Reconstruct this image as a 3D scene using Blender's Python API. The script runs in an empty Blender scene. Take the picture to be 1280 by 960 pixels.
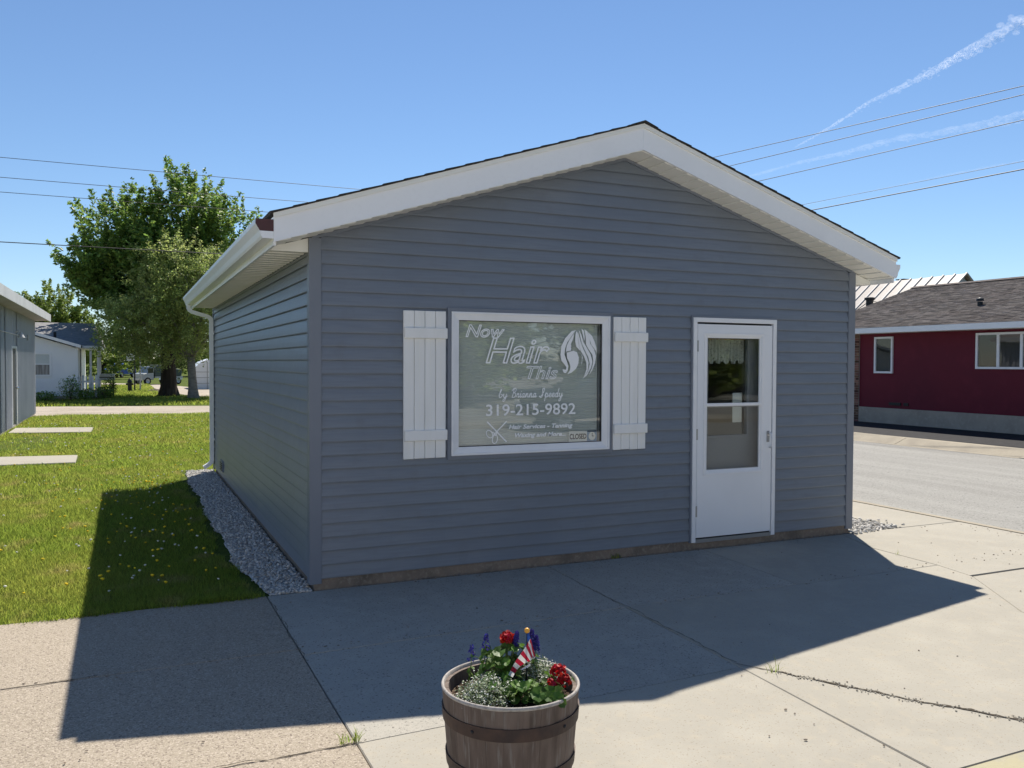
import bpy, bmesh, math, random
import numpy as np
from mathutils import Vector, Matrix
random.seed(7); RNG = np.random.default_rng(11)
SC = bpy.context.scene
COL = SC.collection
PI = math.pi

# ------------------------------------------------------------------ camera, sky, sun
cam_d = bpy.data.cameras.new('camera'); cam = bpy.data.objects.new('camera', cam_d); COL.objects.link(cam)
SC.camera = cam
cam_d.sensor_width = 36.0
cam_d.lens = 1057.4 / 1280 * 36
cam_d.clip_start = 0.05; cam_d.clip_end = 60000
YAW, PITCH, ROLL = math.radians(24.628), math.radians(-1.423), math.radians(0.25)
_f = Vector((math.sin(YAW)*math.cos(PITCH), math.cos(YAW)*math.cos(PITCH), math.sin(PITCH)))
_r = Vector((math.cos(YAW), -math.sin(YAW), 0)); _u = _r.cross(_f)
_r2 = math.cos(ROLL)*_r + math.sin(ROLL)*_u; _u2 = -math.sin(ROLL)*_r + math.cos(ROLL)*_u
m3 = Matrix((_r2, _u2, -_f)).transposed()
cam.matrix_world = Matrix.Translation((-1.2568, -6.2804, 1.6894)) @ m3.to_4x4()

SUN = Vector((0.412, 0.655, 1.0)).normalized()
SUN_EL = math.asin(SUN.z); SUN_AZ = math.atan2(SUN.x, SUN.y)
world = bpy.data.worlds.new('World'); SC.world = world; world.use_nodes = True
wn = world.node_tree
sky = wn.nodes.new('ShaderNodeTexSky'); sky.sky_type = 'NISHITA'; sky.sun_disc = False
sky.sun_elevation = SUN_EL; sky.sun_rotation = SUN_AZ
sky.altitude = 200; sky.air_density = 1.0; sky.dust_density = 0.0; sky.ozone_density = 6.0
bg = wn.nodes['Background']; bg.inputs['Strength'].default_value = 0.067
wn.links.new(sky.outputs[0], bg.inputs[0])
sd = bpy.data.lights.new('sun', 'SUN'); sd.energy = 4.2; sd.angle = math.radians(0.5); sd.color = (1.0, 0.93, 0.82)
so = bpy.data.objects.new('sun', sd); COL.objects.link(so)
so.rotation_euler = SUN.to_track_quat('Z', 'Y').to_euler(); so.location = (20, 30, 40)
vs = SC.view_settings; vs.view_transform = 'Standard'; vs.look = 'None'; vs.exposure = 0.85; vs.gamma = 1.0

# ------------------------------------------------------------------ helpers
def link(o, parent=None):
    COL.objects.link(o)
    if parent: o.parent = parent
    return o
def tag(o, label=None, cat=None, group=None, kind=None):
    if label: o['label'] = label
    if cat: o['category'] = cat
    if group: o['group'] = group
    if kind: o['kind'] = kind
    return o
def thing(name, label, cat, loc=(0, 0, 0), rz=0, group=None):
    o = bpy.data.objects.new(name, None); o.empty_display_size = 0.2
    o.location = loc; o.rotation_euler = (0, 0, rz); link(o)
    return tag(o, label, cat, group)
def inst(o, parent=None, loc=None, rz=None):
    c = o.copy(); COL.objects.link(c)
    if parent: c.parent = parent
    if loc is not None: c.location = loc
    if rz is not None: c.rotation_euler = (0, 0, rz)
    return c
def copy_tree(o, parent=None):
    c = o.copy(); COL.objects.link(c)
    if parent: c.parent = parent
    for ch in list(o.children): copy_tree(ch, c)
    return c

class MB:
    def __init__(s): s.v = []; s.f = []
    def add(s, vs, fs):
        n = len(s.v); s.v += [tuple(v) for v in vs]; s.f += [tuple(i+n for i in f) for f in fs]; return s
    def box(s, x0, x1, y0, y1, z0, z1):
        return s.add([(x0,y0,z0),(x1,y0,z0),(x1,y1,z0),(x0,y1,z0),(x0,y0,z1),(x1,y0,z1),(x1,y1,z1),(x0,y1,z1)],
                     [(0,3,2,1),(4,5,6,7),(0,1,5,4),(1,2,6,5),(2,3,7,6),(3,0,4,7)])
    def hexa(s, a, b):   # two matching quads
        return s.add(list(a)+list(b), [(3,2,1,0),(4,5,6,7),(0,1,5,4),(1,2,6,5),(2,3,7,6),(3,0,4,7)])
    def prism(s, pts, d):   # polygon extruded by vector d
        n = len(pts); d = Vector(d); P = [Vector(p) for p in pts]
        vs = P + [p+d for p in P]
        return s.add(vs, [tuple(range(n-1,-1,-1)), tuple(range(n, 2*n))] + [(i,(i+1)%n,n+(i+1)%n,n+i) for i in range(n)])
    def tube(s, pts, rad, n=8, caps=True, squash=None):
        P = [Vector(p) for p in pts]; base = len(s.v)
        if not hasattr(rad, '__len__'): rad = [rad]*len(P)
        up = None
        for i, p in enumerate(P):
            d = (P[min(i+1,len(P)-1)]-P[max(i-1,0)]).normalized()
            if up is None:
                up = Vector((0,0,1)) if abs(d.z) < .9 else Vector((1,0,0))
            a = (up - d*up.dot(d)).normalized(); b = d.cross(a); up = a
            for k in range(n):
                t = 2*PI*k/n; s.v.append(tuple(p + rad[i]*(math.cos(t)*a + math.sin(t)*b)))
        for i in range(len(P)-1):
            for k in range(n):
                s.f.append((base+i*n+k, base+i*n+(k+1)%n, base+(i+1)*n+(k+1)%n, base+(i+1)*n+k))
        if caps:
            s.f.append(tuple(base+k for k in range(n-1,-1,-1))); s.f.append(tuple(base+(len(P)-1)*n+k for k in range(n)))
        return s
    def lathe(s, prof, n=24, c=(0,0,0), a0=0, a1=2*PI):   # prof [(r,z)]
        base = len(s.v); full = abs(a1-a0-2*PI) < 1e-6; m = n if full else n+1
        for r, z in prof:
            for k in range(m):
                t = a0+(a1-a0)*k/n; s.v.append((c[0]+r*math.cos(t), c[1]+r*math.sin(t), c[2]+z))
        for i in range(len(prof)-1):
            for k in range(n):
                k2 = (k+1) % m
                s.f.append((base+i*m+k, base+i*m+k2, base+(i+1)*m+k2, base+(i+1)*m+k))
        return s
    def ico(s, c, r, sub=1, jit=0, sq=(1,1,1)):
        bm = bmesh.new(); bmesh.ops.create_icosphere(bm, subdivisions=sub, radius=1)
        vs = []
        for v in bm.verts:
            k = r*(1+random.uniform(-jit, jit)); vs.append((c[0]+v.co.x*k*sq[0], c[1]+v.co.y*k*sq[1], c[2]+v.co.z*k*sq[2]))
        fs = [tuple(v.index for v in f.verts) for f in bm.faces]; bm.free()
        return s.add(vs, fs)
    def build(s, name, m, parent=None, smooth=False, bevel=0, loc=None):
        me = bpy.data.meshes.new(name); me.from_pydata(s.v, [], s.f); me.update()
        if bevel:
            bm = bmesh.new(); bm.from_mesh(me)
            bmesh.ops.bevel(bm, geom=bm.edges[:], offset=bevel, segments=1, affect='EDGES', clamp_overlap=True)
            bm.to_mesh(me); bm.free()
        if m: me.materials.append(m)
        if smooth: me.polygons.foreach_set('use_smooth', [True]*len(me.polygons))
        o = bpy.data.objects.new(name, me); link(o, parent)
        if loc: o.location = loc
        return o

def np_mesh(name, V, F, m, parent=None, smooth=False):
    V = np.asarray(V, np.float32); F = np.asarray(F, np.int32)
    me = bpy.data.meshes.new(name); k = F.shape[1]
    me.vertices.add(len(V)); me.vertices.foreach_set('co', V.ravel())
    me.loops.add(F.size); me.loops.foreach_set('vertex_index', F.ravel())
    me.polygons.add(len(F)); me.polygons.foreach_set('loop_start', np.arange(0, F.size, k, dtype=np.int32))
    me.update(calc_edges=True); me.materials.append(m)
    if smooth: me.polygons.foreach_set('use_smooth', np.ones(len(F), bool))
    o = bpy.data.objects.new(name, me); link(o, parent); return o

# ------------------------------------------------------------------ materials
def pmat(name, col, rough=.6, spec=.3, var=(), bump=(), metal=0, island=0, speck=None, translucent=0):
    """col linear rgb; var = list of (scale, colour, lo, hi, detail) overlaid by noise; bump = list of (scale, strength, dist)"""
    m = bpy.data.materials.new(name); m.use_nodes = True; nt = m.node_tree; N = nt.nodes; L = nt.links
    b = N['Principled BSDF']; b.inputs['Roughness'].default_value = rough; b.inputs['Metallic'].default_value = metal
    b.inputs['Specular IOR Level'].default_value = spec
    geo = N.new('ShaderNodeNewGeometry'); cur = None
    rgb = N.new('ShaderNodeRGB'); rgb.outputs[0].default_value = (*col, 1); cur = rgb.outputs[0]
    def noise(scale, detail=4, stretch=None):
        t = N.new('ShaderNodeTexNoise'); t.inputs['Scale'].default_value = scale; t.inputs['Detail'].default_value = detail
        src = geo.outputs['Position']
        if stretch:
            mp = N.new('ShaderNodeMapping'); mp.inputs['Scale'].default_value = stretch; L.new(src, mp.inputs[0]); src = mp.outputs[0]
        L.new(src, t.inputs['Vector']); return t.outputs['Fac']
    for v in var:
        sc_, c, lo, hi = v[:4]; det = v[4] if len(v) > 4 else 4; st = v[5] if len(v) > 5 else None
        fac = noise(sc_, det, st)
        mr = N.new('ShaderNodeMapRange'); mr.inputs['From Min'].default_value = lo; mr.inputs['From Max'].default_value = hi
        L.new(fac, mr.inputs['Value'])
        mx = N.new('ShaderNodeMix'); mx.data_type = 'RGBA'; L.new(mr.outputs[0], mx.inputs['Factor'])
        L.new(cur, mx.inputs['A']); mx.inputs['B'].default_value = (*c, 1); cur = mx.outputs['Result']
    if speck:   # list of (scale, colour, threshold)
        for sc_, c, th in speck:
            t = N.new('ShaderNodeTexVoronoi'); t.inputs['Scale'].default_value = sc_; L.new(geo.outputs['Position'], t.inputs['Vector'])
            sep = N.new('ShaderNodeSeparateColor'); L.new(t.outputs['Color'], sep.inputs[0])
            mr = N.new('ShaderNodeMath'); mr.operation = 'GREATER_THAN'; mr.inputs[1].default_value = th; L.new(sep.outputs[0], mr.inputs[0])
            mx = N.new('ShaderNodeMix'); mx.data_type = 'RGBA'; L.new(mr.outputs[0], mx.inputs['Factor'])
            L.new(cur, mx.inputs['A']); mx.inputs['B'].default_value = (*c, 1); cur = mx.outputs['Result']
    if island:
        hsv = N.new('ShaderNodeHueSaturation'); mr = N.new('ShaderNodeMapRange')
        mr.inputs['To Min'].default_value = 1-island; mr.inputs['To Max'].default_value = 1+island
        L.new(geo.outputs['Random Per Island'], mr.inputs['Value']); L.new(mr.outputs[0], hsv.inputs['Value'])
        mr2 = N.new('ShaderNodeMapRange'); mr2.inputs['To Min'].default_value = .5-island*.04; mr2.inputs['To Max'].default_value = .5+island*.04
        mt = N.new('ShaderNodeMath'); mt.operation = 'FRACT'; mm = N.new('ShaderNodeMath'); mm.operation = 'MULTIPLY'; mm.inputs[1].default_value = 17.3
        L.new(geo.outputs['Random Per Island'], mm.inputs[0]); L.new(mm.outputs[0], mt.inputs[0]); L.new(mt.outputs[0], mr2.inputs['Value'])
        L.new(mr2.outputs[0], hsv.inputs['Hue']); L.new(cur, hsv.inputs['Color']); cur = hsv.outputs[0]
    L.new(cur, b.inputs['Base Color'])
    nrm = None
    for bp in bump:
        bn = N.new('ShaderNodeBump'); bn.inputs['Strength'].default_value = bp[1]; bn.inputs['Distance'].default_value = bp[2]
        L.new(noise(bp[0], 5, bp[3] if len(bp) > 3 else None), bn.inputs['Height'])
        if nrm: L.new(nrm, bn.inputs['Normal'])
        nrm = bn.outputs[0]
    if nrm: L.new(nrm, b.inputs['Normal'])
    if translucent:
        tr = N.new('ShaderNodeBsdfTranslucent'); L.new(cur, tr.inputs['Color'])
        ms = N.new('ShaderNodeMixShader'); ms.inputs[0].default_value = translucent
        L.new(b.outputs[0], ms.inputs[1]); L.new(tr.outputs[0], ms.inputs[2]); L.new(ms.outputs[0], N['Material Output'].inputs['Surface'])
    return m
def glass_mat(name, tint=(.96,.975,.97), ior=1.5, faces=2.0):
    m = bpy.data.materials.new(name); m.use_nodes = True; nt = m.node_tree; N = nt.nodes; L = nt.links
    N.remove(N['Principled BSDF'])
    t = N.new('ShaderNodeBsdfTransparent'); t.inputs[0].default_value = (*tint, 1)
    g = N.new('ShaderNodeBsdfGlossy'); g.inputs['Roughness'].default_value = .012
    bn = N.new('ShaderNodeBump'); bn.inputs['Strength'].default_value = .03; bn.inputs['Distance'].default_value = .05
    nz = N.new('ShaderNodeTexNoise'); nz.inputs['Scale'].default_value = 1.6; nz.inputs['Detail'].default_value = 1
    geo = N.new('ShaderNodeNewGeometry'); L.new(geo.outputs['Position'], nz.inputs['Vector']); L.new(nz.outputs['Fac'], bn.inputs['Height']); L.new(bn.outputs[0], g.inputs['Normal'])
    fr = N.new('ShaderNodeFresnel'); fr.inputs['IOR'].default_value = ior
    mul = N.new('ShaderNodeMath'); mul.operation = 'MULTIPLY'; mul.inputs[1].default_value = faces; mul.use_clamp = True   # both faces of the pane reflect
    L.new(fr.outputs[0], mul.inputs[0])
    inv = N.new('ShaderNodeMath'); inv.operation = 'SUBTRACT'; inv.inputs[0].default_value = 1; L.new(geo.outputs['Backfacing'], inv.inputs[1])
    m2 = N.new('ShaderNodeMath'); m2.operation = 'MULTIPLY'; L.new(mul.outputs[0], m2.inputs[0]); L.new(inv.outputs[0], m2.inputs[1])
    mx = N.new('ShaderNodeMixShader'); L.new(m2.outputs[0], mx.inputs[0]); L.new(t.outputs[0], mx.inputs[1]); L.new(g.outputs[0], mx.inputs[2])
    L.new(mx.outputs[0], N['Material Output'].inputs['Surface']); return m

M = {}
M['siding'] = pmat('slate_vinyl', (.184,.215,.258), .38, .5, var=[(1.3,(.198,.221,.26),.35,.7), (60,(.165,.188,.228),.4,.75,3,(.06,1,1)), (.9,(.165,.19,.232),.5,.75), (7,(.168,.185,.215),.56,.8,6)], bump=[(2.0,.4,.02), (55,.12,.002,(.05,1,1))])
M['siding_trim'] = pmat('slate_trim', (.185,.208,.25), .4, .35, var=[(3,(.2,.223,.265),.4,.7)], bump=[(60,.08,.002,(1,1,.05))])
M['white_alu'] = pmat('white_aluminium', (.89,.90,.91), .38, .4, var=[(2.5,(.84,.85,.86),.45,.8), (30,(.86,.87,.88),.5,.8)], bump=[(2,.1,.01)])
M['soffit'] = pmat('cream_soffit', (.88,.87,.81), .5, .3, var=[(4,(.82,.81,.74),.45,.8)])
M['frame'] = pmat('white_vinyl', (.83,.84,.86), .3, .45, var=[(5,(.77,.78,.8),.5,.8)])
M['shutter'] = pmat('off_white_wood', (.86,.86,.84), .55, .3, var=[(14,(.79,.79,.76),.5,.85,4,(1,1,.12))], bump=[(90,.12,.002,(1,1,.06))])
M['door'] = pmat('door_white', (.82,.84,.87), .35, .4, var=[(1.6,(.76,.78,.81),.4,.8)], bump=[(1.2,.12,.02)])
M['seal'] = pmat('dark_gap', (.02,.02,.022), .8)
M['maroon'] = pmat('maroon_metal', (.06,.012,.014), .35, .5, var=[(9,(.09,.02,.02),.4,.8)])
M['shingle'] = pmat('charcoal_shingle', (.05,.048,.047), .95, .1, var=[(30,(.09,.085,.08),.4,.8)], bump=[(140,.6,.006)])
M['glass'] = glass_mat('window_glass')
M['glass_double'] = glass_mat('double_glazing', faces=4.0)   # sealed double unit: four reflecting faces
M['glass_door'] = glass_mat('storm_glass', faces=1.5)
M['blind'] = pmat('blind_slat', (.62,.65,.62), .5, .3, var=[(3,(.56,.59,.56),.4,.8)])
M['decal'] = pmat('white_decal', (.92,.93,.93), .5, .3)
M['concrete_tan'] = pmat('exposed_aggregate', (.338,.29,.226), .9, .2, var=[(.8,(.29,.25,.195),.35,.75), (5,(.355,.305,.24),.45,.8), (60,(.2,.165,.13),.52,.72,6), (190,(.46,.4,.33),.56,.7,2)], speck=[(150,(.44,.38,.31),.86), (140,(.2,.165,.135),.93)], bump=[(130,.75,.006),(25,.3,.006)])
M['concrete_grey'] = pmat('grey_concrete', (.37,.35,.305), .9, .2, var=[(.9,(.32,.305,.265),.38,.72), (7,(.41,.385,.335),.45,.8), (130,(.2,.185,.16),.55,.75,5)], speck=[(160,(.4,.37,.32),.9), (120,(.2,.185,.165),.965)], bump=[(160,.5,.004),(18,.25,.006)])
M['concrete_cream'] = pmat('cream_concrete', (.355,.335,.287), .88, .2, var=[(.7,(.325,.305,.26),.36,.72), (3.2,(.385,.362,.308),.46,.75,6), (14,(.38,.345,.28),.52,.75,6), (110,(.34,.305,.245),.56,.78,4), (260,(.3,.27,.22),.58,.75,2)], speck=[(190,(.27,.24,.19),.975)], bump=[(120,.3,.003),(10,.2,.006)])
M['dirt'] = pmat('joint_dirt', (.09,.078,.062), 1, .1, var=[(40,(.14,.12,.095),.4,.7)], bump=[(120,.8,.006)])
M['crack'] = pmat('crack_dirt', (.07,.06,.048), 1, .05, var=[(70,(.14,.12,.095),.5,.75)], bump=[(150,.8,.004)])
M['foundation'] = pmat('stained_foundation', (.25,.2,.16), .92, .15, var=[(4,(.14,.12,.1),.45,.75), (30,(.3,.26,.21),.5,.75)], bump=[(60,.6,.006)])
M['asphalt'] = pmat('bleached_asphalt', (.285,.28,.26), .95, .15, var=[(.35,(.235,.228,.21),.35,.7,5,(1,.12,1)), (2.2,(.33,.325,.3),.42,.72,6,(1,.08,1)), (60,(.22,.215,.2),.5,.8,5)], speck=[(70,(.34,.33,.31),.9),(60,(.17,.165,.155),.95)], bump=[(80,.6,.006)])
M['kerb'] = pmat('kerb_concrete', (.36,.32,.25), .9, .2, var=[(2,(.28,.25,.2),.4,.7), (30,(.3,.26,.2),.5,.8)], bump=[(60,.4,.005)])
M['kerb_yellow'] = pmat('faded_yellow_paint', (.40,.365,.24), .8, .2, var=[(6,(.36,.34,.26),.48,.66,6), (30,(.42,.38,.28),.55,.75,6)], bump=[(60,.4,.004)])
M['strip'] = pmat('dark_tarmac', (.022,.022,.025), .9, .2, var=[(6,(.033,.033,.037),.4,.7)], bump=[(50,.7,.01)])
M['gravel_drive'] = pmat('pale_gravel', (.42,.37,.31), 1, .1, var=[(.5,(.33,.29,.235),.4,.7), (8,(.5,.45,.38),.5,.8), (40,(.3,.26,.21),.5,.8)], bump=[(30,.8,.02)])
M['lawn'] = pmat('lawn_soil', (.08,.11,.022), 1, .05, var=[(.35,(.1,.125,.03),.4,.7), (1.6,(.14,.125,.05),.55,.8,6), (12,(.05,.075,.015),.45,.8)], bump=[(25,1,.03)])
M['grass'] = pmat('grass_blade', (.25,.325,.052), .6, .2, var=[(.5,(.33,.36,.07),.42,.7), (2.5,(.42,.36,.13),.54,.72,5), (.16,(.22,.29,.045),.5,.7)], island=.4, translucent=.7)
M['stone'] = pmat('limestone_chip', (.52,.505,.475), .9, .2, var=[(30,(.4,.39,.37),.4,.7)], island=.35)
M['dandelion'] = pmat('dandelion_yellow', (.75,.55,.03), .7, .1, island=.15)
M['clover'] = pmat('seed_head_white', (.7,.7,.62), .8, .1)
M['metal_wall'] = pmat('grey_ribbed_metal', (.42,.44,.48), .45, .4, var=[(1.2,(.36,.38,.42),.4,.7)])
M['grey_fascia'] = pmat('grey_white_fascia', (.55,.56,.57), .5, .3, var=[(2,(.48,.49,.5),.4,.7)])
M['dark_door'] = pmat('dark_door', (.03,.033,.038), .5)
M['white_clap'] = pmat('white_clapboard', (.86,.86,.85), .6, .25, var=[(1.5,(.78,.79,.81),.4,.75)])
M['house_roof'] = pmat('house_shingle', (.3,.295,.3), .95, .1, var=[(6,(.23,.23,.235),.4,.7)], bump=[(25,.6,.02)])
M['house_glass'] = pmat('dim_pane', (.12,.13,.13), .1, .6, var=[(3,(.3,.31,.3),.45,.6,2,(4,1,.3))])
M['dark'] = pmat('dark_recess', (.03,.028,.026), .8)
M['bark_dark'] = pmat('dark_bark', (.055,.045,.036), .95, .1, var=[(3,(.09,.075,.06),.45,.7,5,(3,3,.4))], bump=[(9,1,.05,(1,1,.15))])
M['bark_pale'] = pmat('pale_bark', (.26,.235,.2), .9, .1, var=[(4,(.16,.145,.12),.45,.65,5,(1,1,2.5))], bump=[(12,.6,.02)])
M['leaf_maple'] = pmat('maple_leaf', (.17,.275,.056), .5, .35, var=[(.7,(.235,.335,.078),.4,.65)], island=.4, translucent=.5)
M['leaf_birch'] = pmat('birch_leaf', (.32,.40,.12), .5, .3, var=[(.8,(.38,.43,.15),.4,.65)], island=.4, translucent=.5)
M['leaf_far'] = pmat('far_leaf', (.25,.32,.065), .55, .25, var=[(.5,(.18,.25,.05),.4,.65)], island=.35, translucent=.35)
M['red_wall'] = pmat('maroon_wall', (.14,.011,.026), .6, .25, var=[(.5,(.115,.010,.025),.35,.7), (3,(.155,.015,.032),.5,.8)], bump=[(40,.15,.003)])
M['red_found'] = pmat('grey_parge', (.42,.375,.31), .9, .15, var=[(1.5,(.34,.305,.25),.4,.7), (10,(.47,.42,.35),.5,.8)], bump=[(30,.3,.005)])
M['brick'] = pmat('mixed_brick', (.2,.11,.085), .9, .1, island=.6)
M['mortar'] = pmat('mortar', (.36,.33,.29), .95, .1)
M['brown_shingle'] = pmat('brown_shingle', (.128,.115,.110), .95, .1, var=[(2.5,(.10,.085,.08),.42,.7,5,(1,.4,1)), (16,(.19,.165,.15),.5,.75)], island=.3, bump=[(60,.6,.01)])
M['metal_roof'] = pmat('pale_metal_roof', (.36,.325,.30), .5, .3, var=[(1.2,(.30,.25,.225),.45,.7,4,(1,1,1)), (6,(.42,.4,.375),.5,.8)])
M['metal_rib'] = pmat('roof_rib', (.55,.53,.5), .5, .3)
M['wire'] = pmat('black_cable', (.02,.02,.022), .6)
M['pole'] = pmat('pole_wood', (.12,.09,.065), .9, .1, var=[(8,(.08,.06,.045),.4,.7,4,(1,1,.1))])
M['black_metal'] = pmat('black_metal', (.018,.018,.02), .5, .4)
M['galv'] = pmat('galvanised', (.35,.36,.37), .4, .4, metal=.6)
M['stave'] = pmat('weathered_oak', (.158,.120,.100), .75, .25, var=[(30,(.095,.071,.058),.4,.68,6,(1,1,.06)), (5,(.2,.158,.133),.5,.8), (90,(.2,.175,.155),.56,.7,4,(1,1,.04))], bump=[(60,.8,.004,(1,1,.05))], island=.0)
M['stave_end'] = pmat('grey_cut_wood', (.42,.39,.36), .8, .2, var=[(60,(.3,.27,.24),.45,.7)])
M['hoop'] = pmat('rusty_brown_hoop', (.05,.034,.031), .6, .4, var=[(14,(.085,.052,.04),.42,.7,5)], bump=[(60,.3,.002)], metal=.25)
M['barrel_in'] = pmat('dark_barrel_inside', (.025,.02,.018), .9)
M['soil'] = pmat('potting_soil', (.045,.032,.024), 1, .05, var=[(60,(.16,.12,.09),.5,.7), (140,(.3,.25,.2),.62,.7)], bump=[(70,1,.012)])
M['leaf_ger'] = pmat('geranium_leaf', (.08,.17,.025), .5, .35, var=[(25,(.13,.22,.04),.45,.7)], island=.3, translucent=.35)
M['leaf_silver'] = pmat('silver_leaf', (.22,.28,.16), .6, .3, island=.4, translucent=.25)
M['petal_white'] = pmat('white_petal', (.74,.75,.7), .6, .2, island=.15, translucent=.3)
M['petal_red'] = pmat('scarlet_petal', (.42,.008,.012), .5, .25, island=.35, translucent=.25)
M['petal_purple'] = pmat('violet_floret', (.06,.045,.27), .6, .25, island=.4, translucent=.25)
M['stem'] = pmat('green_stem', (.09,.13,.04), .6)
M['flag_red'] = pmat('flag_red', (.5,.02,.05), .7, .2, translucent=.3)
M['flag_white'] = pmat('flag_white', (.78,.76,.74), .7, .2, translucent=.3)
M['flag_blue'] = pmat('flag_blue', (.03,.09,.35), .7, .2, translucent=.2)
M['gold'] = pmat('gold_plastic', (.75,.36,.04), .3, .5)
M['paint_blue'] = pmat('blue_paint', (.02,.06,.25), .3, .5)
M['paint_truck'] = pmat('truck_grey', (.3,.33,.34), .4, .5)
M['tarp'] = pmat('green_tarp', (.07,.095,.085), .8)
M['tyre'] = pmat('tyre', (.015,.015,.016), .9)
M['car'] = pmat('black_car_paint', (.02,.022,.026), .12, .6)
M['car_glass'] = pmat('car_glass', (.02,.025,.028), .05, .7)
M['chrome'] = pmat('chrome', (.75,.76,.77), .12, .5, metal=1)
M['room'] = pmat('room_wall', (.45,.45,.43), .8)
M['floor_in'] = pmat('room_floor', (.2,.17,.14), .5)
M['inner_door'] = pmat('grey_inner_door', (.2,.21,.22), .5, .3)
M['paper'] = pmat('paper', (.8,.8,.76), .8)
M['ink'] = pmat('black_ink', (.02,.02,.025), .6)
M['sign_blue'] = pmat('sign_blue', (.25,.36,.5), .5)

def lace_mat():
    m = pmat('lace', (.8,.8,.74), .8, .1, translucent=.4); nt = m.node_tree; N = nt.nodes; L = nt.links
    out = N['Material Output']; src = out.inputs['Surface'].links[0].from_socket
    geo = N.new('ShaderNodeNewGeometry'); v = N.new('ShaderNodeTexVoronoi'); v.inputs['Scale'].default_value = 70
    L.new(geo.outputs['Position'], v.inputs['Vector'])
    mt = N.new('ShaderNodeMath'); mt.operation = 'LESS_THAN'; mt.inputs[1].default_value = .30; L.new(v.outputs['Distance'], mt.inputs[0])
    t = N.new('ShaderNodeBsdfTransparent'); ms = N.new('ShaderNodeMixShader')
    L.new(mt.outputs[0], ms.inputs[0]); L.new(src, ms.inputs[1]); L.new(t.outputs[0], ms.inputs[2]); L.new(ms.outputs[0], out.inputs['Surface'])
    return m
M['lace'] = lace_mat()

# ------------------------------------------------------------------ the setting: ground, lawn, walks, streets
def sheet(name, pts, z, m, parent=None, kind='structure'):
    o = MB().add([(x, y, z) for x, y in pts], [tuple(range(len(pts)))]).build(name, m, parent)
    if kind and not parent: o['kind'] = kind
    return o
ZS = -.13     # street surface
g_ = MB().add([(-4000,-4000,ZS-.05),(4000,-4000,ZS-.05),(4000,4000,ZS-.05),(-4000,4000,ZS-.05)], [(0,1,2,3)]).build('ground', M['lawn']); g_['kind'] = 'structure'
lw = MB().box(-60, 6.8, -.02, 23.2, -.1, -.012).build('lawn', M['lawn']); lw['kind'] = 'structure'
sheet('gravel_drive', [(-60,23.0),(-3.0,23.25),(1.3,22.75),(8,22.6),(8,28.3),(1.75,28.1),(-4.3,29.6),(-60,30.5)], -.006, M['gravel_drive'])
yd = MB().box(-60, 6.8, 22.9, 70, -.1, -.02).build('yard', M['lawn']); yd['kind'] = 'structure'
rd = sheet('side_road', [(-60,66.5),(-12,63.0),(-2.37,60.5),(.4,48),(2.1,36.5),(3.4,33.5),(6.8,31),(6.8,46),(3.6,49.5),(1.4,61),(-2.4,67),(-12,70),(-60,73)], -.012, M['gravel_drive'])
sheet('far_field', [(-200,69.99),(60,69.99),(120,220),(-300,220)], -.025, M['lawn'])
# two little concrete approach walks beside the grey shed
MB().prism([(-2.02,10.55,-.05),(-2.0,9.35,-.05),(-3.9,9.4,-.05),(-3.9,10.8,-.05)], (0,0,.075)).build('concrete_path', M['concrete_cream'], bevel=.01)['kind'] = 'structure'
MB().prism([(-1.97,17.5,-.05),(-1.99,15.97,-.05),(-3.72,16.3,-.05),(-3.72,17.9,-.05)], (0,0,.075)).build('concrete_path', M['concrete_cream'], bevel=.01)['kind'] = 'structure'

# pavement made of separate slabs over a dirt bed
walk = bpy.data.objects.new('pavement', None); link(walk); walk['kind'] = 'structure'
R0 = 3.15    # corner radius
def corner(r, n=10):
    cx, cy = 7.05-R0, -4.02+R0
    return [(cx+r*math.cos(t), cy+r*math.sin(t)) for t in [-PI/2+PI/2*i/n for i in range(n+1)]]
ri = R0-.14
bed = [(-40,-3.9),(7.05-R0,-3.88)] + corner(ri)[1:] + [(6.91,24),(5.36,24),(5.36,-.03),(-40,-.03)]
sheet('joint_bed', bed, -.02, M['dirt'], walk)
def slab(pts, m, dz=0, tilt=(0, 0)):
    """a cast slab: outline slightly eased, top crowned by dz, edges chamfered"""
    cx = sum(p[0] for p in pts)/len(pts); cy = sum(p[1] for p in pts)/len(pts); n = len(pts); e = .0032
    def ins(p, k):
        d = Vector((cx-p[0], cy-p[1])); l = d.length or 1; d = d/l*k; return (p[0]+d.x, p[1]+d.y)
    o_ = [ins(p, e) for p in pts]; i_ = [ins(p, e+.006) for p in pts]
    zz = lambda p: dz+tilt[0]*(p[0]-cx)+tilt[1]*(p[1]-cy)
    mb = MB(); mb.add([(p[0],p[1],-.1) for p in o_]+[(p[0],p[1],zz(p)-.006) for p in o_]+[(p[0],p[1],zz(p)) for p in i_],
        [(k,(k+1)%n,n+(k+1)%n,n+k) for k in range(n)]+[(n+k,n+(k+1)%n,2*n+(k+1)%n,2*n+k) for k in range(n)]+[tuple(range(2*n,3*n))])
    return mb.build('paving_slab', m, walk)
rect = lambda x0,x1,y0,y1: [(x0,y0),(x1,y0),(x1,y1),(x0,y1)]
T, G, C_ = M['concrete_tan'], M['concrete_grey'], M['concrete_cream']
ROWS = [(-.03,-1.27),(-1.27,-2.62),(-2.62,-3.885)]
for r_i, (ya, yb) in enumerate(ROWS):
    xs = [-.33,-1.53,-2.75,-3.97,-5.2,-6.4] if r_i == 2 else [-.33,-2.75,-5.2,-7.6]
    for a, b in zip(xs, xs[1:]): slab([(b,yb),(a,yb),(a,ya if b < -.5 else ya-.02),(b,ya)], T, random.uniform(-.003,.003), (0, random.uniform(-.001,.001)))
slab([(-.33,-1.38),(1.9,-1.31),(1.94,-.035),(-.33,-.035)], G, 0)
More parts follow.
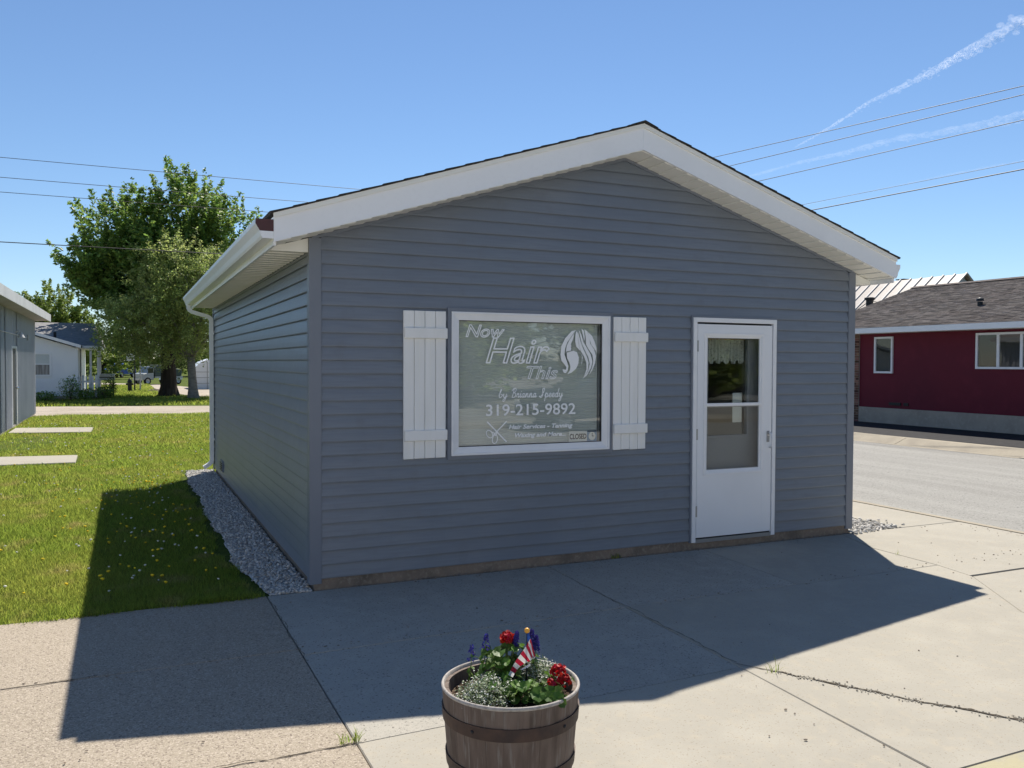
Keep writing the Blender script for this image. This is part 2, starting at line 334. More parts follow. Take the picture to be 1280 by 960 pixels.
slab([(-.33,-2.62),(1.86,-2.56),(1.9,-1.31),(-.33,-1.38)], G, -.003)
slab([(-.33,-3.885),(1.8,-3.885),(1.86,-2.56),(-.33,-2.62)], C_, -.002)
slab([(1.94,-.035),(1.9,-1.31),(3.43,-1.33),(3.52,-.035)], G, .001)
slab([(1.9,-1.31),(1.8,-3.885),(3.9,-3.885),(4.32,-2.51),(4.90,-1.7),(4.97,-1.33),(3.43,-1.33)], C_, .001)
slab([(3.52,-.035),(3.43,-1.33),(4.97,-1.33),(5.0,-.6),(5.22,-.035)], C_, 0)
slab([(5.22,-.03),(5.0,-.6),(4.97,-1.33),(4.9,-1.68),(6.9,-1.69),(6.91,-.95),(6.91,-.03)], C_, .001)
cc = [p for p in corner(ri, 12)]
slab([(4.9,-1.7),(4.32,-2.51),(3.9,-3.885)] + [p for p in cc if p[0] > 3.95 and p[1] < -1.74] + [(6.86,-1.7)], C_, -.001)
slab([(6.03,-.02),(6.91,-.02),(6.91,1.5),(6.03,1.5)], C_, 0)
for k in range(1, 12): slab(rect(6.03,6.91,1.5*k,1.5*k+1.5), C_, random.uniform(-.003,.003))
# long settled crack with spalled edges, running off to the right
def crack(path, w, name='crack'):
    P = []
    for (a, b) in zip(path, path[1:]):
        n = max(3, int(math.dist(a, b)/.035))
        for i in range(n): P.append((a[0]+(b[0]-a[0])*i/n, a[1]+(b[1]-a[1])*i/n))
    P.append(path[-1]); L_, Rr = [], []; off = 0
    for i, q in enumerate(P):
        nx = P[min(i+1,len(P)-1)]; pv = P[max(i-1,0)]; d = Vector((nx[0]-pv[0], nx[1]-pv[1])).normalized(); nrm = Vector((-d.y, d.x))
        off = off*.75+random.uniform(-.011,.011); t = i/(len(P)-1); ww = w(t)*random.uniform(.35,1.3)
        L_.append((q[0]+nrm.x*(off+ww), q[1]+nrm.y*(off+ww), .0045)); Rr.append((q[0]+nrm.x*(off-ww*.7), q[1]+nrm.y*(off-ww*.7), .0045))
    n = len(P); o = MB().add(L_+Rr, [(i, n+i, n+i+1, i+1) for i in range(n-1)]).build(name, M['crack'], walk)
    return P
cp = crack([(1.87,-2.50),(2.06,-2.83),(2.24,-3.15),(2.42,-3.42),(2.62,-3.68),(2.78,-3.88)], lambda t: .003+.011*math.sin(min(1,t*1.6)*PI*.5))
crack([(1.92,-.6),(1.905,-1.3),(1.88,-2.0),(1.865,-2.5)], lambda t: .003)
crack([(-1.05,-2.60),(-.7,-2.63),(-.33,-2.63)], lambda t: .0045)
crack([(-.335,-.2),(-.335,-.8),(-.335,-1.5)], lambda t: .0025)
crack([(-3.2,-1.28),(-2.2,-1.27),(-1.4,-1.275)], lambda t: .004)
rub = MB()
for _ in range(260):
    q = random.choice(cp[6:]); r = random.uniform(.002,.006)
    rub.ico((q[0]+random.gauss(0,.022), q[1]+random.gauss(0,.022), .003+r*.4), r, 1, .3, (1,1,.6))
tag(rub.build('crack_rubble', M['concrete_cream'], walk), kind='stuff')
# kerbs and streets
kb = bpy.data.objects.new('kerb', None); link(kb); kb['kind'] = 'structure'
def strip_prism(inner, outer, z0, z1, m, name, parent):
    mb = MB(); n = len(inner)
    mb.add([(p[0],p[1],z0) for p in inner]+[(p[0],p[1],z1) for p in inner]+[(p[0],p[1],z1-.012) for p in outer]+[(p[0],p[1],z0) for p in outer],
        [(n+i,2*n+i,2*n+i+1,n+i+1) for i in range(n-1)]+[(2*n+i,3*n+i,3*n+i+1,2*n+i+1) for i in range(n-1)]+[(i,n+i,n+i+1,i+1) for i in range(n-1)]+[(0,n,2*n,3*n),(n-1,4*n-1,3*n-1,2*n-1)])
    return mb.build(name, m, parent)
for x0 in np.arange(-40, 1.4, 3.0):
    x1 = min(x0+2.985, 1.4); strip_prism([(x0,-3.895),(x1,-3.895)], [(x0,-4.03),(x1,-4.03)], -.25, .003, M['kerb'], 'kerb_stone', kb)
strip_prism([(1.415,-3.895),(7.05-R0,-3.895)], [(1.415,-4.03),(7.05-R0,-4.03)], -.25, .004, M['kerb_yellow'], 'kerb_stone', kb)
strip_prism(corner(ri-.008), corner(R0+.01), -.25, .004, M['kerb_yellow'], 'kerb_stone', kb)
for y0 in np.arange(-.86, 60, 3.0):
    strip_prism([(6.918,y0),(6.918,y0+2.985)], [(7.06,y0),(7.06,y0+2.985)], -.25, .006, M['kerb'], 'kerb_stone', kb)
for y0 in np.arange(4.6, 40, 3.0):
    MB().prism([(15.25,y0,-.3),(15.25,y0,.008),(15.08,y0,.006),(14.98,y0,-.028),(14.72,y0,-.124),(14.6,y0,-.127),(14.6,y0,-.3)], (0,2.985,0)).build('kerb_stone', M['kerb'], kb)
mb = MB().prism([(14.95,4.59,-.25),(15.2,4.59,-.25),(15.2,4.59,0),(14.98,4.59,-.01)], (0,-.001,0)); 
mb = MB(); mb.hexa([(14.65,4.59,-.25),(15.2,4.59,-.25),(15.2,4.59,-.004),(14.65,4.59,-.12)], [(14.65,2.4,-.25),(15.2,2.4,-.25),(15.2,2.4,-.118),(14.65,2.4,-.122)]); mb.build('kerb_stone', M['kerb'], kb)
sheet('street', [(7.05,-3.0),(7.05,120),(14.96,120),(14.96,-3.0)], ZS, M['asphalt'])
sheet('cross_street', [(-80,-3.9),(6.8,-3.9),(6.8,-3.0),(80,-3.0),(80,-15),(-80,-15)], ZS-.004, M['asphalt'])
st = MB(); st.add([(15.2,-3,ZS+.004),(15.2,2.4,ZS+.004),(15.2,4.59,-.01),(15.2,60,-.01),(24,60,.0),(24,4.59,.0),(24,2.4,-.01),(24,-3,-.01)], [(0,1,6,7),(1,2,5,6),(2,3,4,5)])
st.build('tarmac_verge', M['strip'])['kind'] = 'structure'
sheet('far_pavement', [(-80,-15),(80,-15),(80,-17),(-80,-17)], -.02, M['concrete_cream'])
sheet('far_lot', [(-80,-17),(80,-17),(80,-80),(-80,-80)], -.03, M['asphalt'])
fk = MB().box(-80,80,-15.15,-14.995,-.35,-.012).build('far_kerb', M['kerb']); fk['kind'] = 'structure'

# ------------------------------------------------------------------ lawn grass, flowers, gravel (things nobody could count)
def blades(n, xr, yr, h, w, xfun=None, keep=None, z=-.012):
    y = RNG.uniform(*yr, n); x = RNG.uniform(*xr, n)
    if keep is not None:
        k = keep(x, y); x, y = x[k], y[k]
    n = len(x); hh = h*RNG.uniform(.45,1.25,n)*(1+.35*np.sin(x*2.1+np.sin(y*1.7))*np.sin(y*1.3+x)); a = RNG.uniform(0,2*np.pi,n); lean = RNG.normal(0,.45,(n,2))*hh[:,None]
    ca, sa = np.cos(a)*w/2, np.sin(a)*w/2
    b0 = np.stack([x-ca,y-sa,np.full(n,z)],1); b1 = np.stack([x+ca,y+sa,np.full(n,z)],1)
    m0 = np.stack([x-ca*.8+lean[:,0]*.35,y-sa*.8+lean[:,1]*.35,z+hh*.6],1); m1 = np.stack([x+ca*.8+lean[:,0]*.35,y+sa*.8+lean[:,1]*.35,z+hh*.6],1)
    t = np.stack([x+lean[:,0],y+lean[:,1],z+hh],1)
    V = np.stack([b0,b1,m1,m0,t],1).reshape(-1,3); i = np.arange(n)[:,None]*5
    F = np.concatenate([i+[0,1,2],i+[0,2,3],i+[3,2,4]],0); return V, F
def off_paths(x, y):
    p1 = (x < -1.98) & (x > -4) & (y > 9.35) & (y < 10.6+.1*(-2-x)); p2 = (x < -1.95) & (x > -3.75) & (y > 15.95-.18*(x+2)) & (y < 17.55-.2*(x+2))
    gr = (x > -.50-.03*np.sin(y*5)-.02*np.sin(y*13)+.13*(np.clip(1-y/1.2,0,1))) & (y < 7.6)
    shed = (x < -3.8) & (y > 9)
    bare = ((x+3.1)**2/.3+(y-13.6)**2/3) < 1
    return ~(p1 | p2 | gr | shed | (bare & (RNG.random(len(x)) > .15)))
vs_, fs_ = [], []; off = 0
for (n, xr, yr, h, w) in [(85000,(-3.6,-.3),(-.035,2.2),.047,.0034),(85000,(-4.2,-.3),(2.2,5.5),.05,.0044),(75000,(-4.6,.6),(5.5,11),.052,.0065),(60000,(-5,2.5),(11,17),.055,.010),(45000,(-5,2.5),(17,23.2),.06,.014)]:
    V, F = blades(n, xr, yr, h, w, keep=off_paths); vs_.append(V); fs_.append(F+off); off += len(V)
V, F = blades(5000, (-3.6,-.35), (-.075,.0), .05, .0045, keep=lambda x,y: RNG.random(len(x)) < .5+.5*np.sin(x*7)); vs_.append(V); fs_.append(F+off); off += len(V)
tag(np_mesh('lawn_grass', np.concatenate(vs_), np.concatenate(fs_), M['grass']), 'short sunlit lawn grass between the blue salon and the grey shed', 'grass', kind='stuff')
V, F = blades(60000, (-7,6.5), (29.3,60), .11, .03, keep=lambda x,y: ~((y > 31+(6.8-x)*1.2) & (x > .4)) , z=-.02)
tag(np_mesh('yard_grass', V, F, M['grass']), 'shaded grass under the big trees beyond the gravel drive', 'grass', kind='stuff')
# dandelions and clover heads scattered in the lawn
dv, wv = MB(), MB()
def head(mb, x, y, z, r, n=9):
    t0 = random.random()*6; tx, ty = random.uniform(-.3,.3), random.uniform(-.3,.3)
    ring = lambda rr, zz: [(x+rr*math.cos(t0+2*PI*k/n), y+rr*math.sin(t0+2*PI*k/n), z+zz+tx*rr*math.cos(t0+2*PI*k/n)) for k in range(n)]
    mb.add(ring(r*.3,-r*.7)+ring(r,0)+ring(r*.65,r*.45)+[(x,y,z+r*.6)], [(k,(k+1)%n,n+(k+1)%n,n+k) for k in range(n)]+[(n+k,n+(k+1)%n,2*n+(k+1)%n,2*n+k) for k in range(n)]+[(2*n+k,2*n+(k+1)%n,3*n) for k in range(n)])
for _ in range(330):
    y = random.uniform(.1, 13); x = random.uniform(-3.6-.05*y, -.5+(.6 if y > 7.6 else 0))
    if not off_paths(np.array([x]), np.array([y]))[0]: continue
    if random.random() < .5:
        x = -1.0+random.gauss(0,.35); y = random.uniform(.5, 7)
        if x > -.55: continue
    if random.random() < .62: head(dv, x, y, random.uniform(.025,.065), random.uniform(.010,.017))
    else: head(wv, x, y, random.uniform(.02,.06), random.uniform(.008,.014), 7)
for _ in range(160):
    y = random.uniform(7, 22); x = random.uniform(-3.6, 1.6)
    head(wv, x, y, random.uniform(.03,.07), random.uniform(.012,.02), 6)
tag(dv.build('dandelion_heads', M['dandelion']), 'yellow dandelion heads scattered through the lawn', 'flowers', kind='stuff')
tag(wv.build('clover_heads', M['clover']), 'small white clover and seed heads dotted over the lawn', 'flowers', kind='stuff')
# crushed limestone strips
def stones(n, xs, ys, rs, keep, z=-.0):
    bm = bmesh.new(); bmesh.ops.create_icosphere(bm, subdivisions=1, radius=1); bv = np.array([v.co[:] for v in bm.verts]); bf = np.array([[v.index for v in f.verts] for f in bm.faces]); bm.free()
    x = RNG.uniform(*xs, n); y = RNG.uniform(*ys, n); k = keep(x, y); x, y = x[k], y[k]; n = len(x)
    r = RNG.uniform(*rs, n); S = RNG.uniform(.55,1.15,(n,1,3)); Vv = bv[None]*S*(1+RNG.uniform(-.28,.28,(n,len(bv),1)))*r[:,None,None]
    a = RNG.uniform(0,6.28,n); c, s = np.cos(a)[:,None], np.sin(a)[:,None]
    X = Vv[:,:,0]*c-Vv[:,:,1]*s; Y = Vv[:,:,0]*s+Vv[:,:,1]*c
    V = np.stack([X+x[:,None], Y+y[:,None], Vv[:,:,2]*.75+z+r[:,None]*RNG.uniform(.1,.9,(n,1))],2).reshape(-1,3)
    F = (bf[None]+np.arange(n)[:,None,None]*len(bv)).reshape(-1,3); return V, F
edge = lambda y: -.42-.02*np.sin(y*2.3)-.012*np.sin(y*7.1+1)-.006*np.sin(y*17.7)+.13*(np.clip(1-y/1.2,0,1))
V, F = stones(15000, (-.56,.0), (-.035,7.6), (.008,.019), lambda x,y: (x > edge(y)+RNG.normal(0,.012,len(x))) & (x < -.008))
bedm = MB().add([(float(edge(y))-.01, y, .0) for y in np.linspace(-.03,7.6,60)]+[(-.002, y, .0) for y in np.linspace(-.03,7.6,60)], [(i+60,i,i+1,i+61)[::-1] for i in range(59)]).build('gravel_bed', M['stone']); bedm['kind'] = 'structure'
tag(np_mesh('gravel_strip', V, F, M['stone']), 'strip of crushed grey limestone along the left side of the blue salon', 'gravel', kind='stuff')
V, F = stones(2600, (5.35,6.35), (-.13,1.8), (.010,.024), lambda x,y: (x+ (y-.2)*(.25) < 6.05+RNG.normal(0,.07,len(x))) & (y > -.06-.05*RNG.random(len(x))+.11*(x-5.35)))
b2 = sheet('gravel_bed', [(5.36,-.03),(6.02,.0),(6.02,24),(5.36,24)], -.006, M['stone'])
tag(np_mesh('gravel_patch', V, F, M['stone']), 'small patch of white gravel at the right corner of the blue salon', 'gravel', kind='stuff')
# grit, crumbs and dry bits lying about on the pavement
gb = MB()
for _ in range(420):
    x, y = random.uniform(-2.4, 6.8), random.uniform(-3.8, -.1)
    if random.random() < .35: y = -1.3+random.gauss(0,.05) if x > -.3 else -1.27+random.gauss(0,.05)
    elif random.random() < .3: x = 6.85-abs(random.gauss(0,.08))
    elif random.random() < .25: y = -.06-abs(random.gauss(0,.05))
    r = random.uniform(.0018,.006); gb.ico((x,y,.003+r*.3), r, 1, .35, (random.uniform(.8,2),1,.6))
tag(gb.build('pavement_grit', M['foundation']), 'grit and crumbs scattered over the pavement in front of the salon', 'grit', kind='stuff')
# little weeds in the joints
for (wx, wy, n, lab) in [(-.36,-2.60,34,'tuft of weeds in the pavement joint left of the barrel planter'),(1.98,-2.7,10,'small weed tuft at the start of the long pavement crack'),(2.62,-.03,26,'dark dry weed growing against the salon foundation left of the door'),(5.0,-.9,6,'tiny weed sprig in the sunlit joint right of the salon')]:
    V, F = blades(n, (wx-.05,wx+.05), (wy-.015,wy+.015), .05, .004, z=0)
    tag(np_mesh('weed', V, F, M['grass']), lab, 'weed')

# ------------------------------------------------------------------ the blue salon
W, D = 5.351, 7.40
SALON = thing('hair_salon', 'small slate blue vinyl-sided hair salon with white trim, shuttered window and storm door', 'building')
zs = lambda x: 3.465-.318*abs(x-W/2)          # soffit height at x
WX0, WX1, WZ0, WZ1 = 1.052, 2.556, .924, 2.122
DX0, DX1, DZ0, DZ1 = 3.385, 4.372, .066, 2.125
fd = MB().box(.012, W-.012, -.006, .3, -.2, .078).box(.012, .3, .3, D-.012, -.2, .078).box(W-.3, W-.012, .3, D-.012, -.2, .078).box(.3, W-.3, D-.3, D-.012, -.2, .078)
fd.build('foundation', M['foundation'], SALON)
dbr = MB()
for _ in range(150):
    x = random.uniform(.3, 5.2); dbr.ico((x, -.012-abs(random.gauss(0,.012)), .002), random.uniform(.003,.012), 1, .35, (1.4,.8,.7))
tag(dbr.build('foundation_crumbs', M['foundation'], SALON), kind='stuff')
# wall shell with its openings
w_ = MB(); t = .14
def fw(x0, x1, z0, z1=None):
    if z1 is None: w_.hexa([(x0,.006,z0),(x1,.006,z0),(x1,.006,zs(x1)-.01),(x0,.006,zs(x0)-.01)], [(x0,t,z0),(x1,t,z0),(x1,t,zs(x1)-.01),(x0,t,zs(x0)-.01)])
    else: w_.box(x0, x1, .006, t, z0, z1)
fw(WX0+.03, WX1-.03, WZ1-.03); fw(WX1-.03, W/2, .08); fw(W/2, DX0+.03, .08); fw(DX0+.03, DX1-.03, DZ1-.02); fw(DX1-.03, W-.006, .08)
w_.box(.006, t, t, D-t, .08, 2.49); w_.box(W-t, W-.006, t, D-t, .08, 2.6); w_.box(.006, W-.006, D-t, D-.006, .08, 2.49)
w_.build('wall', M['room'], SALON)
MB().box(t, W-t, t, D-t, .0, .06).build('floor', M['floor_in'], SALON)
MB().box(t, W-t, t, D-t, 2.46, 2.48).build('ceiling', M['room'], SALON)
MB().box(2.9, 3.0, 2.6, D-t, .06, 2.46).build('partition', M['room'], SALON)
# siding courses: every course a piece
def course(x0, x1, z0, z1, h=.1016):
    """lap board along X: lip forward at the bottom, tucked in at the top; ends follow the rake when (x0,x1) are pairs"""
    a0, a1 = x0 if isinstance(x0, tuple) else (x0, x0); b0, b1 = x1 if isinstance(x1, tuple) else (x1, x1)
    n = max(1, int((b0-a0)/.35)); mb = MB(); V = []
    for i in range(n+1):
        k = i/n; xb = a0+(b0-a0)*k; xt = a1+(b1-a1)*k; wv = random.gauss(0,.0006)
        V += [(xb,-.001,z0+.018),(xb,-.010,z0+.016),(xb,-.0165+wv,z0-.003),(xb,-.0195+wv,z0-.003),(xb,-.0205+wv,z0+.004),(xb+(xt-xb)*.4,-.0150+wv,z0+.4*(z1-z0)),(xt,-.0035,z1),(xt,-.001,z1)]
    F = [tuple(range(8)), tuple(range(n*8+7, n*8-1, -1))]
    for i in range(n):
        for j in range(8): F.append((i*8+j, (i+1)*8+j, (i+1)*8+(j+1)%8, i*8+(j+1)%8))
    return mb.add(V, F)
PX0, PX1 = .066, W-.066
H = .1016; shared = {}
def put(x0, x1, z):
    k = (round(x0,3), round(x1,3))
    if k not in shared: shared[k] = course(x0, x1, 0, H).build('siding_board', M['siding'], SALON, loc=(0,0,z))
    else: inst(shared[k], SALON, (0,0,z))
k = 0
while True:
    z = .083+k*H; k += 1
    if z > 3.44: break
    zc = z+H/2
    if z+H < 2.56:
        segs = [(PX0, PX1)]
        if z+H > WZ0+.094 and z < WZ1-.094: segs = [(PX0, WX0+.01), (WX1-.01, PX1)]
        if DZ0 < zc < DZ1:
            l = segs.pop(); segs += [(l[0], DX0+.01), (DX1-.01, PX1)]
        for a, b in segs: put(a, b, z)
    else:
        xl = lambda zz: max(PX0, W/2-(3.455-zz)/.318)
        xr = lambda zz: min(PX1, W/2+(3.455-zz)/.318)
        if xr(min(z+H,3.45))-xl(min(z+H,3.45)) < .02 and z > 3.40: continue
        course((xl(z), xl(min(z+H,3.453))), (xr(z), xr(min(z+H,3.453))), z, min(z+H,3.453)).build('siding_board', M['siding'], SALON)
# left side courses
sb = course(.066, D-.066, 0, H)
sb.v = [(-(-y), x, z) if False else (y, x, z) for x, y, z in sb.v]
proto = None
for k in range(24):
    z = .083+k*H
    if z+H > 2.525: break
    if proto is None: proto = sb.build('siding_board', M['siding'], SALON, loc=(0,0,z))
    else: inst(proto, SALON, (0,0,z))
# right and rear walls, out of view: same boards
for k in range(24):
    z = .083+k*H
    if k == 0:
        rb = course(.066, D-.066, 0, H); rb.v = [(W-y, x, zz) for x, y, zz in rb.v]; rp = rb.build('siding_board', M['siding'], SALON, loc=(0,0,z))
        bb = course(.066, W-.066, 0, H); bb.v = [(x, D-y, zz) for x, y, zz in bb.v]; bp_ = bb.build('siding_board', M['siding'], SALON, loc=(0,0,z))
    else: inst(rp, SALON, (0,0,z)); inst(bp_, SALON, (0,0,z))
# corner posts (L section with a small return bead)
def post(cx, cy, sx, sy, zt):
    P = [(0,0),(.086,0),(.086,.004),(.090,.004),(.090,.022),(.022,.022),(.022,.090),(.004,.090),(.004,.086),(0,.086)]
    pts = [(cx+sx*(px-.0235), cy+sy*(py-.0235), .045) for px, py in P]
    return MB().prism(pts, (0,0,zt-.045)).build('corner_post', M['siding_trim'], SALON)
post(0,0,1,1,2.60); post(W,0,-1,1,2.60); post(0,D,1,-1,2.5); post(W,D,-1,-1,2.5)
# trim channel under the rakes
for s in (-1, 1):
    a, b = (W/2, 3.465-.004), (W/2+s*(W/2), zs(0)-.004)
    MB().hexa([(a[0],-.026,a[1]-.022),(b[0],-.026,b[1]-.022),(b[0],-.026,b[1]),(a[0],-.026,a[1])], [(a[0],.004,a[1]-.022),(b[0],.004,b[1]-.022),(b[0],.004,b[1]),(a[0],.004,a[1])]).build('rake_channel', M['siding_trim'], SALON)
MB().box(-.022, .004, .06, D, 2.478, 2.499).build('eave_channel', M['siding_trim'], SALON)
# rake fascia, drip edge, roof
OH, EX = .30, .318
zt = lambda x: 3.676-.3235*abs(x-W/2)       # top of fascia
xe0, xe1 = -EX, W+.262
zf = lambda x: zs(x)+.002
for xa, xb in ((xe0, W/2), (W/2, xe1)):
    f = MB().hexa([(xa,-OH,zf(xa)),(xb,-OH,zf(xb)),(xb,-OH,zt(xb)-.016),(xa,-OH,zt(xa)-.016)], [(xa,-OH+.022,zf(xa)),(xb,-OH+.022,zf(xb)),(xb,-OH+.022,zt(xb)-.016),(xa,-OH+.022,zt(xa)-.016)])
    fo = f.build('fascia', M['white_alu'], SALON, bevel=.002)
    hem = MB().hexa([(xa,-OH-.004,zf(xa)-.002),(xb,-OH-.004,zf(xb)-.002),(xb,-OH-.004,zf(xb)+.012),(xa,-OH-.004,zf(xa)+.012)], [(xa,-OH+.0,zf(xa)-.002),(xb,-OH+.0,zf(xb)-.002),(xb,-OH+.0,zf(xb)+.012),(xa,-OH+.0,zf(xa)+.012)]).build('hem', M['white_alu'], fo)
    MB().hexa([(xa,-OH-.014,zt(xa)-.030),(xb,-OH-.014,zt(xb)-.030),(xb,-OH-.014,zt(xb)+.004),(xa,-OH-.014,zt(xa)+.004)], [(xa,-OH-.001,zt(xa)-.030),(xb,-OH-.001,zt(xb)-.030),(xb,-OH+.03,zt(xb)+.004),(xa,-OH+.03,zt(xa)+.004)]).build('drip_edge', M['soffit'], SALON)
YE = D+.12
for s, xe in ((-1, xe0-.03), (1, xe1+.03)):
    zz = lambda x: zt(x)+.005
    RT = .006
    rf = MB().hexa([(W/2,-OH-.02,zz(W/2)),(xe,-OH-.02,zz(xe)),(xe,YE,zz(xe)),(W/2,YE,zz(W/2))], [(W/2,-OH-.02,zz(W/2)+RT),(xe,-OH-.02,zz(xe)+RT),(xe,YE,zz(xe)+RT),(W/2,YE,zz(W/2)+RT)]).build('roof', M['shingle'], SALON)
    n = 19; proto_s = []
    for i in range(n):        # shingle courses, butt edges proud and a little uneven at the rake
        k0, k1 = i/n, (i+1.35)/n
        xa = xe+(W/2-xe)*k0; xb = xe+(W/2-xe)*min(1,k1); e = random.uniform(-.003,.005); q = .0095
        MB().hexa([(xa,-OH-.026-e,zz(xa)+RT+.0005),(xb,-OH-.026-e,zz(xb)+RT+.0005),(xb,YE+.01,zz(xb)+RT+.0005),(xa,YE+.01,zz(xa)+RT+.0005)],
                  [(xa,-OH-.026-e,zz(xa)+RT+.0005+q),(xb,-OH-.026-e,zz(xb)+RT+.0018),(xb,YE+.01,zz(xb)+RT+.0018),(xa,YE+.01,zz(xa)+RT+.0005+q)]).build('shingle_course', M['shingle'], SALON)
MB().prism([(W/2-.13,-OH-.032,zt(W/2-.13)+.022),(W/2,-OH-.032,zt(W/2)+.027),(W/2+.13,-OH-.032,zt(W/2+.13)+.022),(W/2,-OH-.032,zt(W/2)+.012)], (0,YE+OH+.04,0)).build('ridge_cap', M['shingle'], SALON)
# soffit panels: rake soffits, then eave soffits
pw = .115
for s in (-1, 1):
    L_ = W/2+.30; n = int(L_/pw)
    for i in range(n+1):
        u0, u1 = i*pw, min((i+1)*pw-.004, W/2+(EX if s < 0 else .262)-.004)
        if u1-u0 < .02: continue
        xa, xb = W/2+s*u0, W/2+s*u1; za, zb = zs(xa)-.0065, zs(xb)+.002
        MB().hexa([(xa,-OH+.023,za),(xb,-OH+.023,zb),(xb,-.001,zb),(xa,-.001,za)], [(xa,-OH+.023,zs(xa)+.012),(xb,-OH+.023,zs(xb)+.012),(xb,-.001,zs(xb)+.012),(xa,-.001,zs(xa)+.012)]).build('soffit_panel', M['soffit'], SALON)
    xa, xb = W/2, W/2+s*(W/2+.25)
    MB().hexa([(xa,-OH+.024,zs(xa)+.0125),(xb,-OH+.024,zs(xb)+.0125),(xb,.0,zs(xb)+.0125),(xa,.0,zs(xa)+.0125)], [(xa,-OH+.024,zs(xa)+.02),(xb,-OH+.024,zs(xb)+.02),(xb,.0,zs(xb)+.02),(xa,.0,zs(xa)+.02)]).build('soffit_backing', M['seal'], SALON)
pe = pr = None
for i in range(int(D/.15)+1):
    y0 = .012+i*.15
    if y0+.147 > D+.1: break
    if pe is None:
        q = lambda x0, x1: MB().hexa([(x0,0,2.495),(x1,0,2.495),(x1,.147,2.503),(x0,.147,2.503)], [(x0,0,2.513),(x1,0,2.513),(x1,.147,2.513),(x0,.147,2.513)])
        pe = q(-EX+.019, -.0265).build('soffit_panel', M['soffit'], SALON, loc=(0,y0,0)); pr = q(W+.027, xe1-.019).build('soffit_panel', M['soffit'], SALON, loc=(0,y0,0))
    else: inst(pe, SALON, (0,y0,0)); inst(pr, SALON, (0,y0,0))
MB().box(-EX+.019, -.002, .013, D+.1, 2.5135, 2.53).build('soffit_backing', M['seal'], SALON)
MB().box(W+.002, xe1-.019, .013, D+.1, 2.5135, 2.53).build('soffit_backing', M['seal'], SALON)
# closures between the sloping rake soffit and the level eave soffit
MB().prism([(-EX+.019,.0,2.494),(-.026,.0,2.494),(-.026,.0,zs(-.026)-.008),(-EX+.019,.0,zs(-EX)+.004)], (0,.011,0)).build('soffit_closure', M['soffit'], SALON)
MB().prism([(xe1-.019,.0,2.494),(W+.026,.0,2.494),(W+.026,.0,zs(-.026)-.008),(xe1-.019,.0,zs(xe1)+.004)], (0,.011,0)).build('soffit_closure', M['soffit'], SALON)
# eave fascia boards and K-style gutters
MB().box(-EX-.001, -EX+.018, -.277, YE, 2.492, zt(-EX)-.02).build('fascia', M['white_alu'], SALON)
MB().box(xe1-.018, xe1+.001, -.277, YE, 2.492, zt(xe1)-.02).build('fascia', M['white_alu'], SALON)
KP = [(0,.128),(0,0),(.072,0),(.082,.016),(.092,.052),(.112,.086),(.118,.096),(.118,.128),(.104,.128),(.104,.122),(.112,.121),(.112,.099),(.086,.056),(.076,.02),(.068,.004),(.004,.004),(.004,.128)]
def gutter(xw, sgn, z0, capm, y0, y1):
    n = len(KP); mb = MB()
    mb.add([(xw+sgn*a, y, z0+b) for y in (y0, y1) for a, b in KP], [(i,(i+1)%n,n+(i+1)%n,n+i) for i in range(n)] + [tuple(range(n)), tuple(range(2*n-1,n-1,-1))])
    g = mb.build('gutter', M['white_alu'], SALON)
    out = KP[:8]
    lo_ = [(0,.048),(0,0),(.072,0),(.082,.016),(.090,.045),(.0905,.048)]; hi_ = [(0,.0485),(.0906,.0485),(.092,.052),(.112,.086),(.118,.096),(.118,.128),(0,.128)]
    MB().prism([(xw+sgn*(a*1.02-.001), y0-.0035, z0+b*1.02-.001) for a, b in lo_], (0,.003,0)).build('end_cap', M['white_alu'], g)
    MB().prism([(xw+sgn*(a*1.02-.001), y0-.0035, z0+b*1.02-.001) for a, b in hi_], (0,.003,0)).build('end_cap', capm, g)
    MB().prism([(xw+sgn*(a*1.02-.001), y1+.0005, z0+b*1.02-.001) for a, b in out], (0,.003,0)).build('end_cap', M['white_alu'], g)
    return g
gutter(-EX-.002, -1, 2.537, M['maroon'], -.296, YE)
gutter(xe1+.002, 1, 2.548, M['white_alu'], -.24, YE)
# downspout at the rear left corner: drop outlet, offset elbows, leader, kick-out
ds = MB()
def rect_tube(pts, w, d):
    mb = MB(); base = []
    for i, p in enumerate(pts):
        p = Vector(p); dr = (Vector(pts[min(i+1,len(pts)-1)])-Vector(pts[max(i-1,0)])).normalized()
        a = Vector((0,1,0)); b = dr.cross(a).normalized()
        base.append([p+a*sa*w/2+b*sb_*d/2 for sa, sb_ in ((-1,-1),(1,-1),(1,1),(-1,1))])
    V = [v for r in base for v in r]; F = [(i*4+k,i*4+(k+1)%4,(i+1)*4+(k+1)%4,(i+1)*4+k) for i in range(len(pts)-1) for k in range(4)]+[(3,2,1,0),tuple(len(V)-4+k for k in range(4))]
    return mb.add(V, F)
dy = D-.12
d_ = rect_tube([(-.375,dy,2.545),(-.375,dy,2.49),(-.365,dy,2.465),(-.33,dy,2.435),(-.12,dy,2.375),(-.085,dy,2.36),(-.062,dy,2.335),(-.055,dy,2.30),(-.055,dy,.20),(-.062,dy,.165),(-.09,dy,.135),(-.17,dy,.085)], .075, .055).build('downspout', M['white_alu'], SALON)
for z in (2.1, .5): MB().box(-.087, -.018, dy-.045, dy+.045, z, z+.025).build('strap', M['white_alu'], d_)
# vent on the side wall
v_ = MB().box(-.034, -.012, 5.98, 6.28, .16, .31).build('wall_vent', M['siding_trim'], SALON)
for i in range(4): MB().box(-.042, -.0345, 6.0, 6.26, .178+i*.031, .192+i*.031).build('louvre', M['black_metal'], v_)

